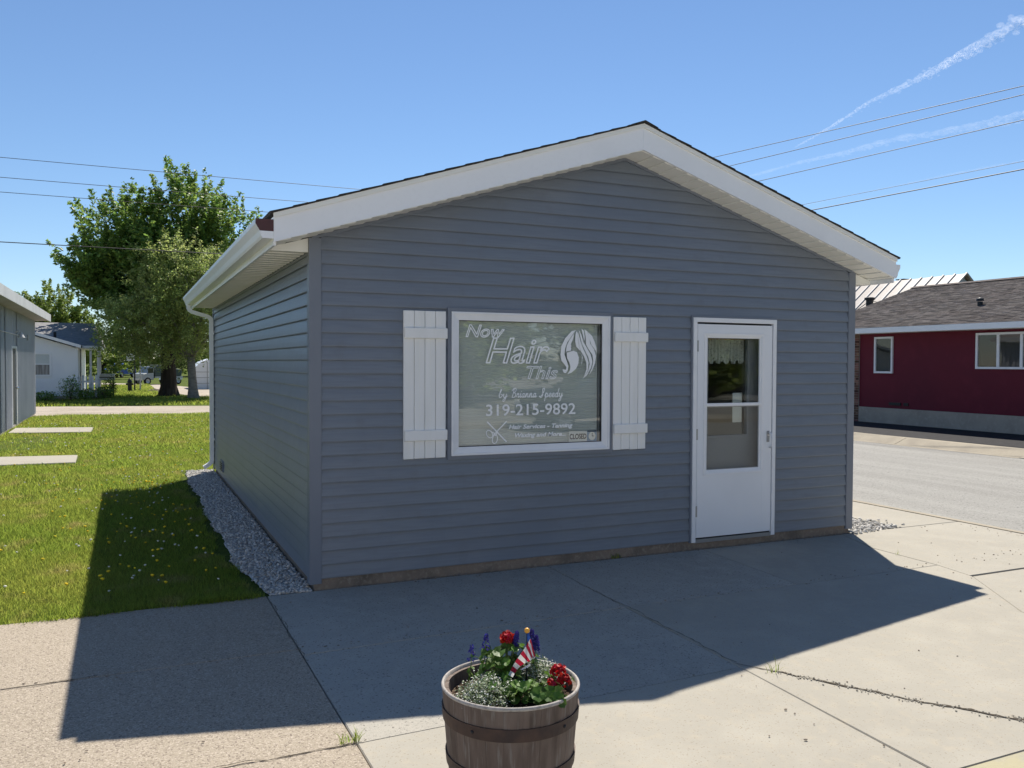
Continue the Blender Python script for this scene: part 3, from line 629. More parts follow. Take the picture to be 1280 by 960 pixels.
# ---- display window
WIN = bpy.data.objects.new('display_window', None); link(WIN, SALON)
def ring(x0, x1, z0, z1, w, y0, y1, m, name, parent, inset=.0):
    """four mitred bars around a rectangle; inner edge set back by inset"""
    o = [(x0,z0),(x1,z0),(x1,z1),(x0,z1)]; i_ = [(x0+w,z0+w),(x1-w,z0+w),(x1-w,z1-w),(x0+w,z1-w)]
    for a in range(4):
        b = (a+1) % 4; g = .0006; 
        P = [o[a], o[b], i_[b], i_[a]]
        cx = sum(p[0] for p in P)/4; cz = sum(p[1] for p in P)/4
        fr = [(p[0], y0+(inset if k > 1 else 0), p[1]) for k, p in enumerate(P)]; bk = [(p[0], y1, p[1]) for p in P]
        MB().hexa(fr, bk).build(name, m, parent, bevel=.0012)
ring(WX0, WX1, WZ0, WZ1, .032, -.034, .012, M['siding_trim'], 'casing_bar', WIN)
ring(WX0+.030, WX1-.030, WZ0+.030, WZ1-.030, .018, -.046, .013, M['frame'], 'frame_bar', WIN)
ring(WX0+.046, WX1-.046, WZ0+.046, WZ1-.046, .050, -.036, .014, M['frame'], 'frame_bar', WIN, .010)
GX0, GX1, GZ0, GZ1 = WX0+.094, WX1-.094, WZ0+.094, WZ1-.094
ring(GX0, GX1, GZ0, GZ1, .006, -.0145, .016, M['seal'], 'gasket', WIN)
MB().box(GX0, GX1, -.008, -.002, GZ0, GZ1).build('glass', M['glass_double'], WIN)
MB().box(GX0-.02, GX0, .017, .13, GZ0, GZ1).box(GX1, GX1+.02, .017, .13, GZ0, GZ1).box(GX0-.02, GX1+.02, .017, .13, GZ0-.02, GZ0).box(GX0-.02, GX1+.02, .017, .13, GZ1, GZ1+.02).build('reveal', M['frame'], WIN)
bl = MB(); zz = GZ0+.004
while zz < GZ1-.02:
    x0, x1 = GX0+.012, GX1-.026; a = .007; j = random.uniform(-.0008,.0008)
    bl.add([(x0,.0225,zz),(x1,.0225,zz+j),(x1,.020,zz+.013),(x0,.020,zz+.013),(x0,.0235,zz+.026),(x1,.0235,zz+.026)], [(0,1,2,3),(3,2,5,4)]); zz += .0225
bl.box(GX0+.01, GX1-.024, .018, .05, GZ1-.022, GZ1-.002)
bl.build('blind', M['blind'], WIN)
# white vinyl lettering on the glass
LY = -.0095
def text(s, x0, x1, z0, z1, parent, m, y=LY, shear=0, outline=0, offset=0, bold=0, name='lettering'):
    c = bpy.data.curves.new('t', 'FONT'); c.body = s; c.shear = shear; c.size = 1
    if outline: c.fill_mode = 'NONE'; c.bevel_depth = .001
    c.offset = bold; c.resolution_u = 4
    o = bpy.data.objects.new('t', c); COL.objects.link(o); dg = bpy.context.evaluated_depsgraph_get(); dg.update()
    me = bpy.data.meshes.new_from_object(o.evaluated_get(dg)); bpy.data.objects.remove(o)
    n = len(me.vertices); co = np.empty(n*3, np.float32); me.vertices.foreach_get('co', co); co = co.reshape(-1,3)
    mn, mx_ = co.min(0), co.max(0)
    if outline:    # rebuild as flat-ish tubes at the final size from the outline polygons
        pass
    out = np.zeros_like(co)
    out[:,0] = x0+(co[:,0]-mn[0])/(mx_[0]-mn[0])*(x1-x0); out[:,2] = z0+(co[:,1]-mn[1])/(mx_[1]-mn[1])*(z1-z0); out[:,1] = y
    me.vertices.foreach_set('co', out.ravel()); me.materials.clear(); me.materials.append(m); me.update()
    ob = bpy.data.objects.new(name, me); link(ob, parent); return ob
def outline_text(s, x0, x1, z0, z1, parent, m, w, shear=.3, bold=0, name='lettering'):
    c = bpy.data.curves.new('t', 'FONT'); c.body = s; c.shear = shear; c.fill_mode = 'NONE'; c.resolution_u = 5; c.offset = bold
    o = bpy.data.objects.new('t', c); COL.objects.link(o); dg = bpy.context.evaluated_depsgraph_get(); dg.update()
    me = bpy.data.meshes.new_from_object(o.evaluated_get(dg)); bpy.data.objects.remove(o)
    co = np.array([v.co[:] for v in me.vertices]); mn, mx_ = co.min(0), co.max(0)
    P = np.stack([x0+(co[:,0]-mn[0])/(mx_[0]-mn[0])*(x1-x0), z0+(co[:,1]-mn[1])/(mx_[1]-mn[1])*(z1-z0)],1)
    mb = MB()
    for e in me.edges:
        a, b = P[e.vertices[0]], P[e.vertices[1]]; stroke(mb, [a, b], w)
    bpy.data.meshes.remove(me); return mb.build(name, m, parent)
_sy = [0]
def stroke(mb, pts, w, y=LY):
    for a, b in zip(pts, pts[1:]):
        d = Vector((b[0]-a[0], b[1]-a[1])); l = d.length
        if l < 1e-6: continue
        d /= l; n = Vector((-d.y, d.x))*w/2; e = d*w*.35; _sy[0] = (_sy[0]+1) % 50; yy = y-_sy[0]*.000012
        mb.add([(a[0]-e.x+n.x,yy,a[1]-e.y+n.y),(a[0]-e.x-n.x,yy,a[1]-e.y-n.y),(b[0]+e.x-n.x,yy,b[1]+e.y-n.y),(b[0]+e.x+n.x,yy,b[1]+e.y+n.y)], [(0,1,2,3)])
outline_text('Now', 1.214, 1.547, 1.896, 1.992, WIN, M['decal'], .0082)
outline_text('Hair', 1.390, 1.955, 1.688, 1.890, WIN, M['decal'], .012)
outline_text('This', 1.751, 2.035, 1.560, 1.662, WIN, M['decal'], .0068)
text('319-215-9892', 1.389, 2.209, 1.259, 1.354, WIN, M['decal'], bold=.012)
text('Hair Services - Tanning', 1.591, 2.184, 1.138, 1.186, WIN, M['decal'], shear=.25, bold=.03)
text('Waxing and More...', 1.645, 2.117, 1.068, 1.116, WIN, M['decal'], shear=.25, bold=.03)
# hand-script line, drawn stroke by stroke on a unit grid (x advance, strokes)
GL = {'b':(.55,[[(0,.3),(.18,.75),(.22,1),(.12,.98),(.08,.5),(.1,.1),(.25,0),(.42,.15),(.4,.38),(.25,.42),(.55,.3)]]),
 'y':(.6,[[(0,.3),(.1,.45),(.1,.15),(.22,0),(.38,.15),(.42,.45),(.4,-.2),(.25,-.48),(.1,-.35),(.3,-.1),(.6,.2)]]),
 'B':(.85,[[(.1,.8),(.3,1),(.25,.5),(.15,0)],[(.0,.75),(.25,1.0),(.55,1.0),(.62,.8),(.45,.56),(.28,.52),(.6,.46),(.68,.2),(.45,0),(.2,.05)]]),
 'r':(.5,[[(0,.1),(.12,.45),(.18,.38),(.3,.42),(.28,.1),(.36,0),(.5,.15)]]),
 'i':(.32,[[(0,.1),(.12,.45),(.1,.08),(.2,0),(.32,.15)],[(.15,.62),(.17,.68)]]),
 'a':(.58,[[(.35,.38),(.2,.45),(.05,.2),(.15,0),(.32,.15),(.38,.45),(.36,.08),(.44,0),(.58,.15)]]),
 'n':(.62,[[(0,.1),(.1,.45),(.1,0),(.18,.3),(.32,.45),(.38,.3),(.38,.06),(.48,0),(.62,.15)]]),
 'S':(.8,[[(.0,.05),(.3,.15),(.55,.6),(.62,.95),(.48,1.02),(.35,.85),(.42,.55),(.5,.25),(.35,-.02),(.1,.02),(.05,.15)]]),
 'p':(.6,[[(0,.1),(.14,.5),(.1,-.45)],[(.12,.3),(.28,.45),(.42,.28),(.36,.04),(.2,0),(.14,.08),(.4,.02),(.6,.15)]]),
 'e':(.46,[[(0,.12),(.3,.25),(.28,.42),(.14,.44),(.06,.2),(.16,0),(.3,.02),(.46,.16)]]),
 'd':(.6,[[(.36,.38),(.2,.45),(.05,.2),(.15,0),(.34,.15),(.46,1.0),(.38,.1),(.45,0),(.6,.15)]]), ' ':(.5,[])}
def smooth(p, n=3):
    P = [Vector((*q,0)) for q in p]; out = []
    for i in range(len(P)-1):
        a, b, c, d = P[max(i-1,0)], P[i], P[i+1], P[min(i+2,len(P)-1)]
        for k in range(n):
            t = k/n; out.append((.5*((2*b)+(c-a)*t+(2*a-5*b+4*c-d)*t*t+(3*b-a-3*c+d)*t**3))[:2])
    out.append(P[-1][:2]); return [tuple(q) for q in out]
def script(s, x0, x1, z0, h, name='lettering'):
    tot = sum(GL[c][0] for c in s); k = (x1-x0)/tot; x = 0; mb = MB()
    for c in s:
        for st_ in GL[c][1]: stroke(mb, [(x0+(x+q[0]+.22*q[1])*k, z0+q[1]*h) for q in (smooth(st_) if len(st_) > 2 else st_)], .0065)
        x += GL[c][0]
    mb.build(name, M['decal'], WIN)
script('by', 1.496, 1.575, 1.408, .065); script('Brianna', 1.61, 1.84, 1.408, .073); script('Speedy', 1.865, 2.085, 1.408, .073)
# woman with long hair, cut from white vinyl
LOGO = {'left': [(2.21, 1.97), (2.166, 1.957), (2.109, 1.901), (2.071, 1.833), (2.063, 1.761), (2.072, 1.711), (2.104, 1.677), (2.12, 1.655), (2.114, 1.633), (2.082, 1.641), (2.095, 1.61), (2.114, 1.605), (2.133, 1.627), (2.139, 1.666), (2.12, 1.716), (2.1, 1.761), (2.106, 1.811), (2.128, 1.867), (2.185, 1.941)], 'inner': [(2.194, 1.944), (2.147, 1.884), (2.122, 1.834), (2.113, 1.778), (2.122, 1.789), (2.16, 1.795), (2.167, 1.812), (2.16, 1.823), (2.167, 1.834), (2.16, 1.845), (2.166, 1.862), (2.185, 1.902)], 'neck': [(2.122, 1.778), (2.186, 1.795), (2.218, 1.784), (2.238, 1.74), (2.235, 1.689), (2.213, 1.644), (2.168, 1.61), (2.127, 1.596), (2.152, 1.627), (2.158, 1.661), (2.148, 1.694), (2.126, 1.733)], 's1': [(2.214, 1.964), (2.227, 1.942), (2.23, 1.886), (2.24, 1.83), (2.256, 1.796), (2.244, 1.802), (2.214, 1.829), (2.203, 1.874), (2.204, 1.93)], 's2': [(2.226, 1.97), (2.24, 1.92), (2.256, 1.869), (2.282, 1.808), (2.315, 1.751), (2.335, 1.695), (2.326, 1.627), (2.29, 1.576), (2.313, 1.638), (2.312, 1.695), (2.289, 1.746), (2.263, 1.785), (2.243, 1.83), (2.233, 1.886)], 's3': [(2.236, 1.976), (2.262, 1.931), (2.282, 1.87), (2.321, 1.814), (2.354, 1.763), (2.371, 1.706), (2.358, 1.65), (2.316, 1.587), (2.274, 1.556), (2.329, 1.621), (2.345, 1.684), (2.331, 1.74), (2.295, 1.802), (2.266, 1.858)], 's4': [(2.262, 1.982), (2.287, 1.965), (2.294, 1.909), (2.291, 1.875), (2.278, 1.92)], 's5': [(2.291, 1.977), (2.32, 1.96), (2.34, 1.91), (2.347, 1.859), (2.386, 1.809), (2.406, 1.752), (2.397, 1.69), (2.368, 1.627), (2.336, 1.587), (2.368, 1.65), (2.38, 1.707), (2.37, 1.763), (2.334, 1.808), (2.308, 1.847), (2.304, 1.909)], 's6': [(2.326, 1.955), (2.366, 1.922), (2.392, 1.871), (2.409, 1.82), (2.413, 1.781), (2.399, 1.803), (2.36, 1.848), (2.343, 1.893)], 's7': [(2.266, 1.779), (2.276, 1.74), (2.27, 1.695), (2.261, 1.675), (2.269, 1.717)]}
lg = MB()
for P in LOGO.values():
    n0 = len(lg.v); lg.add([(x, LY, z) for x, z in P], [tuple(range(len(P)-1,-1,-1))])
lo = lg.build('woman_emblem', M['decal'], WIN)
bm = bmesh.new(); bm.from_mesh(lo.data); bmesh.ops.triangulate(bm, faces=bm.faces[:], ngon_method='EAR_CLIP'); bm.to_mesh(lo.data); bm.free()
sc_ = MB()   # open scissors
stroke(sc_, [(1.402,1.212),(1.568,1.05)], .011); stroke(sc_, [(1.568,1.212),(1.455,1.105)], .010)
for cx, cz, rx, rz_, an in ((1.420,1.115,.024,.034,.6),(1.468,1.072,.022,.036,-.2)):
    pts = []
    for i in range(17):
        t_ = 2*PI*i/16; a, b = rx*math.cos(t_), rz_*math.sin(t_); pts.append((cx+a*math.cos(an)-b*math.sin(an), cz+a*math.sin(an)+b*math.cos(an)))
    stroke(sc_, pts, .007)
stroke(sc_, [(1.44,1.13),(1.47,1.118)], .008); stroke(sc_, [(1.474,1.10),(1.49,1.13)], .008)
sc_.build('scissors_emblem', M['decal'], WIN)
# closed sign hanging inside the glass
CS = thing('closed_sign', 'small white CLOSED sign with blue clock panel in the lower right of the window', 'sign', (2.30, .004, 1.018))
MB().box(-.145, .03, .0, .003, 0, .097).build('card', M['paper'], CS)
MB().box(.031, .128, .0, .003, 0, .097).build('clock_panel', M['sign_blue'], CS)
def local_text(s, x0, x1, z0, z1, parent, m, y, **k): return text(s, x0, x1, z0, z1, parent, m, y=y, **k)
local_text('CLOSED', -.138, .024, .028, .074, CS, M['ink'], -.0012, bold=.025)
ck = MB(); ck.add([(.08+.034*math.cos(a), -.001, .05+.036*math.sin(a)) for a in [2*PI*i/20 for i in range(20)]], [tuple(range(19,-1,-1))]); ck.build('clock_face', M['paper'], CS)
hm = MB(); stroke(hm, [(.08,.05),(.08,.076)], .005, -.002); stroke(hm, [(.08,.05),(.096,.05)], .005, -.002); hm.build('clock_hand', M['ink'], CS)
wl = MB().box(.036,.123,-.001,.0,.088,.095).build('print_band', M['ink'], CS)

# ---- shutters: four tongued boards and two battens each
for x0, x1 in ((.690, 1.036), (2.562, 2.897)):
    S = bpy.data.objects.new('shutter', None); link(S, SALON); n = 4; bw = (x1-x0)/n
    for i in range(n):
        MB().box(x0+i*bw+.0018, x0+(i+1)*bw-.0018, -.037, -.017, .944+random.uniform(-.002,.002), 2.090).build('board', M['shutter'], S, bevel=.003)
        if i in (1, 2):
            pass
    for g in range(n*2):
        if g % 2: MB().box(x0+g*bw/2-.0012, x0+g*bw/2+.0012, -.0376, -.0365, .95, 2.085).build('bead', M['soffit'], S)
    for z in (1.876, 1.084): MB().box(x0+.004, x1+.006, -.060, -.0372, z, z+.082).build('batten', M['shutter'], S, bevel=.004)

# ---- storm door
DR = bpy.data.objects.new('storm_door', None); link(DR, SALON)
ring2 = [(DX0, DX1, DZ0, DZ1)]
def jamb(x0, x1, z0, z1, w, y0, y1, m, name):   # three-sided casing
    o = [(x0,z0),(x0,z1),(x1,z1),(x1,z0)]; i_ = [(x0+w,z0),(x0+w,z1-w),(x1-w,z1-w),(x1-w,z0)]
    for a in range(3):
        P = [o[a], o[a+1], i_[a+1], i_[a]]
        MB().hexa([(p[0],y0,p[1]) for p in P], [(p[0],y1,p[1]) for p in P]).build(name, m, DR, bevel=.0015)
jamb(DX0, DX1, DZ0, DZ1, .018, -.032, .012, M['siding_trim'], 'casing')
jamb(DX0+.015, DX1-.015, DZ0+.002, DZ1-.018, .040, -.042, .013, M['frame'], 'frame')
MB().box(DX0+.05, DX1-.05, -.030, .1, DZ0-.006, DZ0+.028).build('sill', M['galv'], DR)
sx0, sx1, sz0, sz1 = DX0+.063, DX1-.062, .108, 2.050
for b in ((DX0+.055,sx0,sz0-.03,sz1+.012),(sx1,DX1-.055,sz0-.03,sz1+.012),(sx0,sx1,sz1+.001,sz1+.014),(sx0,sx1,sz0-.022,sz0-.001)): MB().box(b[0],b[1],-.012,.012,b[2],b[3]).build('weather_seal', M['seal'], DR)
gx0, gx1, gz0, gz1 = 3.530, 4.196, .688, 1.958
# slab as stiles, rails and kick panel
MB().box(sx0, gx0, -.036, -.008, sz0, sz1).build('stile', M['door'], DR, bevel=.003)
MB().box(gx1, sx1, -.036, -.008, sz0, sz1).build('stile', M['door'], DR, bevel=.003)
MB().box(gx0-.004, gx1+.004, -.0355, -.008, gz1, sz1-.001).build('rail', M['door'], DR)
MB().box(gx0-.004, gx1+.004, -.0355, -.008, sz0+.001, gz0).build('kick_panel', M['door'], DR)
ring(gx0-.012, gx1+.012, gz0-.012, gz1+.012, .026, -.044, -.03, M['frame'], 'glazing_bead', DR, .004)
ring(gx0+.012, gx1-.012, gz0+.012, gz1-.012, .020, -.034, -.012, M['frame'], 'sash_bar', DR, .004)
mz = 1.316
MB().box(gx0+.014, gx1-.014, -.042, -.012, mz-.014, mz+.014).build('meeting_rail', M['frame'], DR, bevel=.003)
MB().box(gx0+.03, gx1-.03, -.024, -.019, mz+.012, gz1-.03).build('upper_pane', M['glass_door'], DR)
MB().box(gx0+.03, gx1-.03, -.020, -.016, gz0+.03, mz-.012).build('lower_pane', M['glass_door'], DR)
ring(gx0+.026, gx1-.026, gz0+.028, mz-.013, .010, -.026, -.0205, M['galv'], 'screen_track', DR)
for z in (.35, 1.05, 1.85): MB().box(sx0-.012, sx0+.006, -.044, -.034, z-.05, z+.05).build('hinge', M['galv'], DR, bevel=.002)
hd = MB().box(4.250, 4.282, -.044, -.0365, .955, 1.06).build('handle', M['galv'], DR, bevel=.003)
MB().tube([(4.274,-.044,1.045),(4.280,-.072,1.035),(4.284,-.078,1.0),(4.282,-.074,.93),(4.276,-.05,.90)], .008, 8).build('grip', M['frame'], hd, smooth=True)
MB().box(4.255, 4.275, -.05, -.0445, 1.012, 1.03).build('push_button', M['chrome'], hd, bevel=.003)
# inner door, half glazed, 9 cm behind
ID = bpy.data.objects.new('inner_door', None); link(ID, SALON)
ix0, ix1, iz0, iz1 = 3.645, 4.112, 1.02, 1.925
MB().box(3.43, ix0, .075, .115, .075, 2.06).build('stile', M['inner_door'], ID); MB().box(ix1, 4.33, .075, .115, .075, 2.06).build('stile', M['inner_door'], ID)
MB().box(ix0, ix1, .0755, .115, iz1, 2.06).build('rail', M['inner_door'], ID); MB().box(ix0, ix1, .0755, .115, .075, iz0).build('panel', M['inner_door'], ID)
ring(ix0-.02, ix1+.02, iz0-.02, iz1+.02, .024, .066, .0755, M['inner_door'], 'moulding', ID, .003)
MB().box(ix0, ix1, .092, .096, iz0, iz1).build('pane', M['glass'], ID)
# gathered lace valance
lv = []; nx, nz = 90, 16
for j in range(nz+1):
    for i in range(nx+1):
        u = i/nx; x = ix0-.03+u*(ix1-ix0+.05); sw = abs(math.sin(u*PI*6)); drop = .205+.035*sw
        lv.append((x, .15+.012*math.sin(u*PI*28)*(.4+.6*j/nz)+.006*math.sin(u*71), 1.93-drop*j/nz))
lf = [(j*(nx+1)+i, j*(nx+1)+i+1, (j+1)*(nx+1)+i+1, (j+1)*(nx+1)+i) for j in range(nz) for i in range(nx)]
LV = MB().add(lv, lf).build('lace_valance', M['lace'], smooth=True)
tag(LV, 'white scalloped lace valance behind the glass of the salon door', 'curtain')
MB().tube([(ix0-.04,.15,1.925),(ix1+.04,.15,1.925)], .006, 8).build('curtain_rod', M['gold'], LV)
nt_ = MB().box(3.99, 4.10, .140, .141, 1.135, 1.415).build('paper_notice', M['paper']); tag(nt_, 'pale upright paper notice seen through the salon door glass', 'notice')
# a styling counter and chair back in the dim room, glimpsed through the glass
ct = thing('styling_counter', 'dim styling counter inside the salon behind the door glass', 'counter', (3.9, 4.2, .06))
MB().box(-.7,.8,-.25,.25,.82,.87).build('top', M['room'], ct); MB().box(-.65,.75,-.2,.22,0,.819).build('cabinet', M['pole'], ct)

# ------------------------------------------------------------------ grey ribbed-metal shed at the left
SH = thing('metal_shed', 'grey ribbed metal shed with a narrow dark door at the left edge', 'shed', (-3.8, 17, 0))
def ribs(y0, y1, z0, z1, pitch=.2286):
    mb = MB(); P = []; y = y0
    while y < y1:
        P += [(0,y),(0,y+pitch*.30),(.036,y+pitch*.38),(.036,y+pitch*.52),(0,y+pitch*.60),(0,min(y+pitch,y1))]; y += pitch
    n = len(P); mb.add([(x,y,z0) for x,y in P]+[(x,y,z1) for x,y in P], [(i,i+1,n+i+1,n+i) for i in range(n-1)]); return mb
OY = 17
dya, dyb = 17.85, 18.85
dya, dyb = dya-OY, dyb-OY
for a, b, z0, z1 in ((10-OY, dya, .06, 2.95), (dya, dyb, 2.06, 2.95), (dyb, 23.75-OY, .06, 2.95)):
    yy = a
    while yy < b-.05:
        e = min(yy+.9144, b); ribs(yy, e, z0, z1).build('wall_panel', M['metal_wall'], SH); yy = e
MB().box(-5.8, -.02, 10-OY, 23.74-OY, -.05, 2.95).build('wall', M['metal_wall'], SH)
MB().box(-5.8, .005, 10-OY, 23.75-OY, -.06, .055).build('foundation', M['red_found'], SH)
MB().box(-.05, .03, 23.72-OY, 23.80-OY, .05, 2.95).build('corner_trim', M['grey_fascia'], SH)
dr = MB().box(-.019, .004, dya+.06, dyb-.06, .09, 2.0).build('door', M['dark_door'], SH)
for a, b, c, d in ((dya-.03,dya+.06,.06,2.06),(dyb-.06,dyb+.03,.06,2.06),(dya+.06,dyb-.06,2.0,2.06)): MB().box(-.018, .035, a, b, c, d).build('door_frame', M['frame'], SH)
MB().ico((.05, dyb-.15, 1.0), .035, 2).build('knob', M['chrome'], dr)
MB().prism([(.42,10-OY,2.96),(.42,10-OY,3.14),(-3.0,10-OY,3.9),(-6.4,10-OY,3.14),(-6.4,10-OY,2.96),(-5.8,10-OY,2.94),(0,10-OY,2.94)], (0,24.1-10,0)).build('roof', M['metal_roof'], SH)
MB().box(.4215, .445, 9.9-OY, 24.15-OY, 2.93, 3.15).build('fascia', M['grey_fascia'], SH)
lp = MB().tube([(.0,18.45-OY,2.40),(.12,18.45-OY,2.44),(.16,18.45-OY,2.40)], .018, 6).lathe([(.02,.10),(.05,.02),(.09,-.05),(.085,-.05),(.0,.0)], 12, (.17,18.45-OY,2.33)).build('wall_lamp', M['grey_fascia'], SH)
MB().tube([(.035,10-OY,2.36),(.035,14-OY,2.37),(.035,18.4-OY,2.36),(.035,21.3-OY,2.34)], .012, 6).build('conduit', M['metal_wall'], SH)
MB().box(.02,.08,21.25-OY,21.4-OY,2.27,2.42).build('junction_box', M['galv'], SH)

# ------------------------------------------------------------------ small white house behind the drive
WH = thing('white_house', 'small white clapboard house with grey roof and porch beyond the gravel drive', 'house', (-5.5, 35, 0))
ox, oy = -5.5, 35
lx = lambda x: x-ox
rk = lambda x: 2.30+(-3.05-x)*.31
z = .18
cw0 = 9; cl = 0
while z < 3.6:
    z1 = z+.19
    xl, xr = -8.9, -3.11
    # clipped by the low gable: right rake then left rake (ridge at x=-6)
    xr0 = min(-3.11, -3.05-(z-2.22)/.31) if z > 2.2 else -3.11
    xr1 = min(-3.11, -3.05-(z1-2.22)/.31) if z1 > 2.2 else -3.11
    if xr1 < -6: break
    xl0, xl1 = -12-xr0 if z > 2.2 else -8.9, -12-xr1 if z1 > 2.2 else -8.9
    wins = (-5.05, -4.09, 1.02, 2.05)
    segs = [((xl0,xl1),(xr0,xr1))]
    if z+.09 > wins[2] and z+.09 < wins[3]: segs = [((xl0,xl1),(wins[0],wins[0])),((wins[1],wins[1]),(xr0,xr1))]
    for (a0,a1),(b0,b1) in segs:
        MB().hexa([(lx(a0),-.025,z),(lx(b0),-.025,z),(lx(b1),-.005,z1),(lx(a1),-.005,z1)], [(lx(a0),0,z),(lx(b0),0,z),(lx(b1),0,z1),(lx(a1),0,z1)]).build('clapboard', M['white_clap'], WH)
    z = z1
MB().prism([(lx(-8.9),.001,-.1),(lx(-3.12),.001,-.1),(lx(-3.12),.001,2.26),(lx(-6),.001,3.15),(lx(-8.9),.001,2.26)], (0,6,0)).build('wall', M['white_clap'], WH)
MB().box(lx(-8.88), lx(-3.14), -.012, 3, -.15, .17).build('foundation', M['red_found'], WH)
MB().box(lx(-3.17), lx(-3.08), -.04, .05, .1, 2.28).build('corner_board', M['white_clap'], WH)
wf = bpy.data.objects.new('window', None); link(wf, WH)
def hring(x0,x1,z0,z1,w,y0,y1,m,parent,name='frame'):
    for a in ((x0,x0+w,z0,z1),(x1-w,x1,z0,z1),(x0+w,x1-w,z0,z0+w),(x0+w,x1-w,z1-w,z1)): MB().box(a[0],a[1],y0,y1,a[2],a[3]).build(name, m, parent)
hring(lx(-5.05), lx(-4.09), 1.02, 2.05, .08, -.05, .0, M['white_clap'], wf)
MB().box(lx(-4.98), lx(-4.16), -.012, -.004, 1.09, 1.54).build('lower_pane', M['house_glass'], wf)
MB().box(lx(-4.98), lx(-4.16), -.014, -.004, 1.56, 1.98).build('upper_pane', M['blind'], wf)
MB().box(lx(-4.98), lx(-4.16), -.03, -.003, 1.53, 1.57).build('meeting_rail', M['white_clap'], wf)
for s in (0, 1):
    a, b = ((-2.95, 2.27), (-6, 3.22)) if s == 0 else ((-9.05, 2.27), (-6, 3.22))
    MB().hexa([(lx(a[0]),-.35,a[1]),(lx(b[0]),-.35,b[1]),(lx(b[0]),2.5,b[1]),(lx(a[0]),2.5,a[1])], [(lx(a[0]),-.35,a[1]+.10),(lx(b[0]),-.35,b[1]+.10),(lx(b[0]),2.5,b[1]+.10),(lx(a[0]),2.5,a[1]+.10)]).build('roof', M['house_roof'], WH)
    MB().hexa([(lx(a[0]),-.375,a[1]-.02),(lx(b[0]),-.375,b[1]-.02),(lx(b[0]),-.375,b[1]+.11),(lx(a[0]),-.375,a[1]+.11)], [(lx(a[0]),-.352,a[1]-.02),(lx(b[0]),-.352,b[1]-.02),(lx(b[0]),-.352,b[1]+.11),(lx(a[0]),-.352,a[1]+.11)]).build('fascia', M['white_clap'], WH)
# main roof behind, facing the drive, with its right-hand end hipped back
MB().add([(lx(-9.5),.9,2.38),(lx(-2.25),.9,2.38),(lx(-2.55),4.6,3.52),(lx(-9.5),4.6,3.52),(lx(-2.1),8.5,2.38),(lx(-9.5),8.5,2.38)], [(0,1,2,3),(3,2,4,5),(1,4,2)]).build('roof', M['house_roof'], WH)
MB().box(lx(-3.0), lx(-2.22), .86, 8.4, 2.26, 2.375).build('porch_beam', M['white_clap'], WH)
MB().box(lx(-8.9), lx(-3.1), .9, 8.4, 0, 2.37).build('wall', M['white_clap'], WH)
pv = MB().tube([(lx(-4.05),1.4,2.55),(lx(-4.05),1.4,2.98)], .06, 8).build('vent_pipe', M['black_metal'], WH)
MB().box(lx(-3.1), lx(-1.85), 1.6, 5, -.1, .32).build('porch_floor', M['red_found'], WH)
MB().box(lx(-3.095), lx(-3.08), 2.2, 3.1, .33, 2.25).build('porch_door', M['dark_door'], WH)
for x, y in ((-2.32,1.0),(-2.32,2.6),(-2.32,4.4),(-2.62,1.0)): MB().box(lx(x)-.045, lx(x)+.045, y-.045, y+.045, .3, 2.27).build('porch_post', M['white_clap'], WH)
for i in range(6): MB().box(lx(-3.05)+i*.13-.035, lx(-3.05)+i*.13+.035, .62, .65, .1, 1.02+.05*(i % 2)).build('picket', M['white_clap'], WH)
MB().box(lx(-3.1), lx(-2.3), .65, .69, .75, .82).build('picket_rail', M['white_clap'], WH)
for a, b in (((-2.3,1.6,.95),(-1.7,1.6,.95)),((-1.7,1.6,.0),(-1.7,1.6,.95)),((-1.7,1.6,.5),(-2.3,1.6,.5))): MB().tube([(lx(a[0]),a[1],a[2]),(lx(b[0]),b[1],b[2])], .022, 6).build('handrail', M['black_metal'], WH)
MB().box(lx(-2.95), lx(-2.0), .9, 1.58, -.05, .16).build('step', M['red_found'], WH)
AC = thing('porch_grill', 'pale covered grill cart standing beside the white house porch', 'grill', (-2.05, 38.6, 0))
MB().box(-.38,.38,-.25,.25,.78,1.08).build('cover', M['white_clap'], AC, bevel=.03)
for sx in (-.3,.3):
    for sy in (-.2,.2): MB().box(sx-.025,sx+.025,sy-.025,sy+.025,0,.78).build('leg', M['black_metal'], AC)
MB().box(-.32,.32,-.22,.22,.3,.34).build('shelf', M['black_metal'], AC)

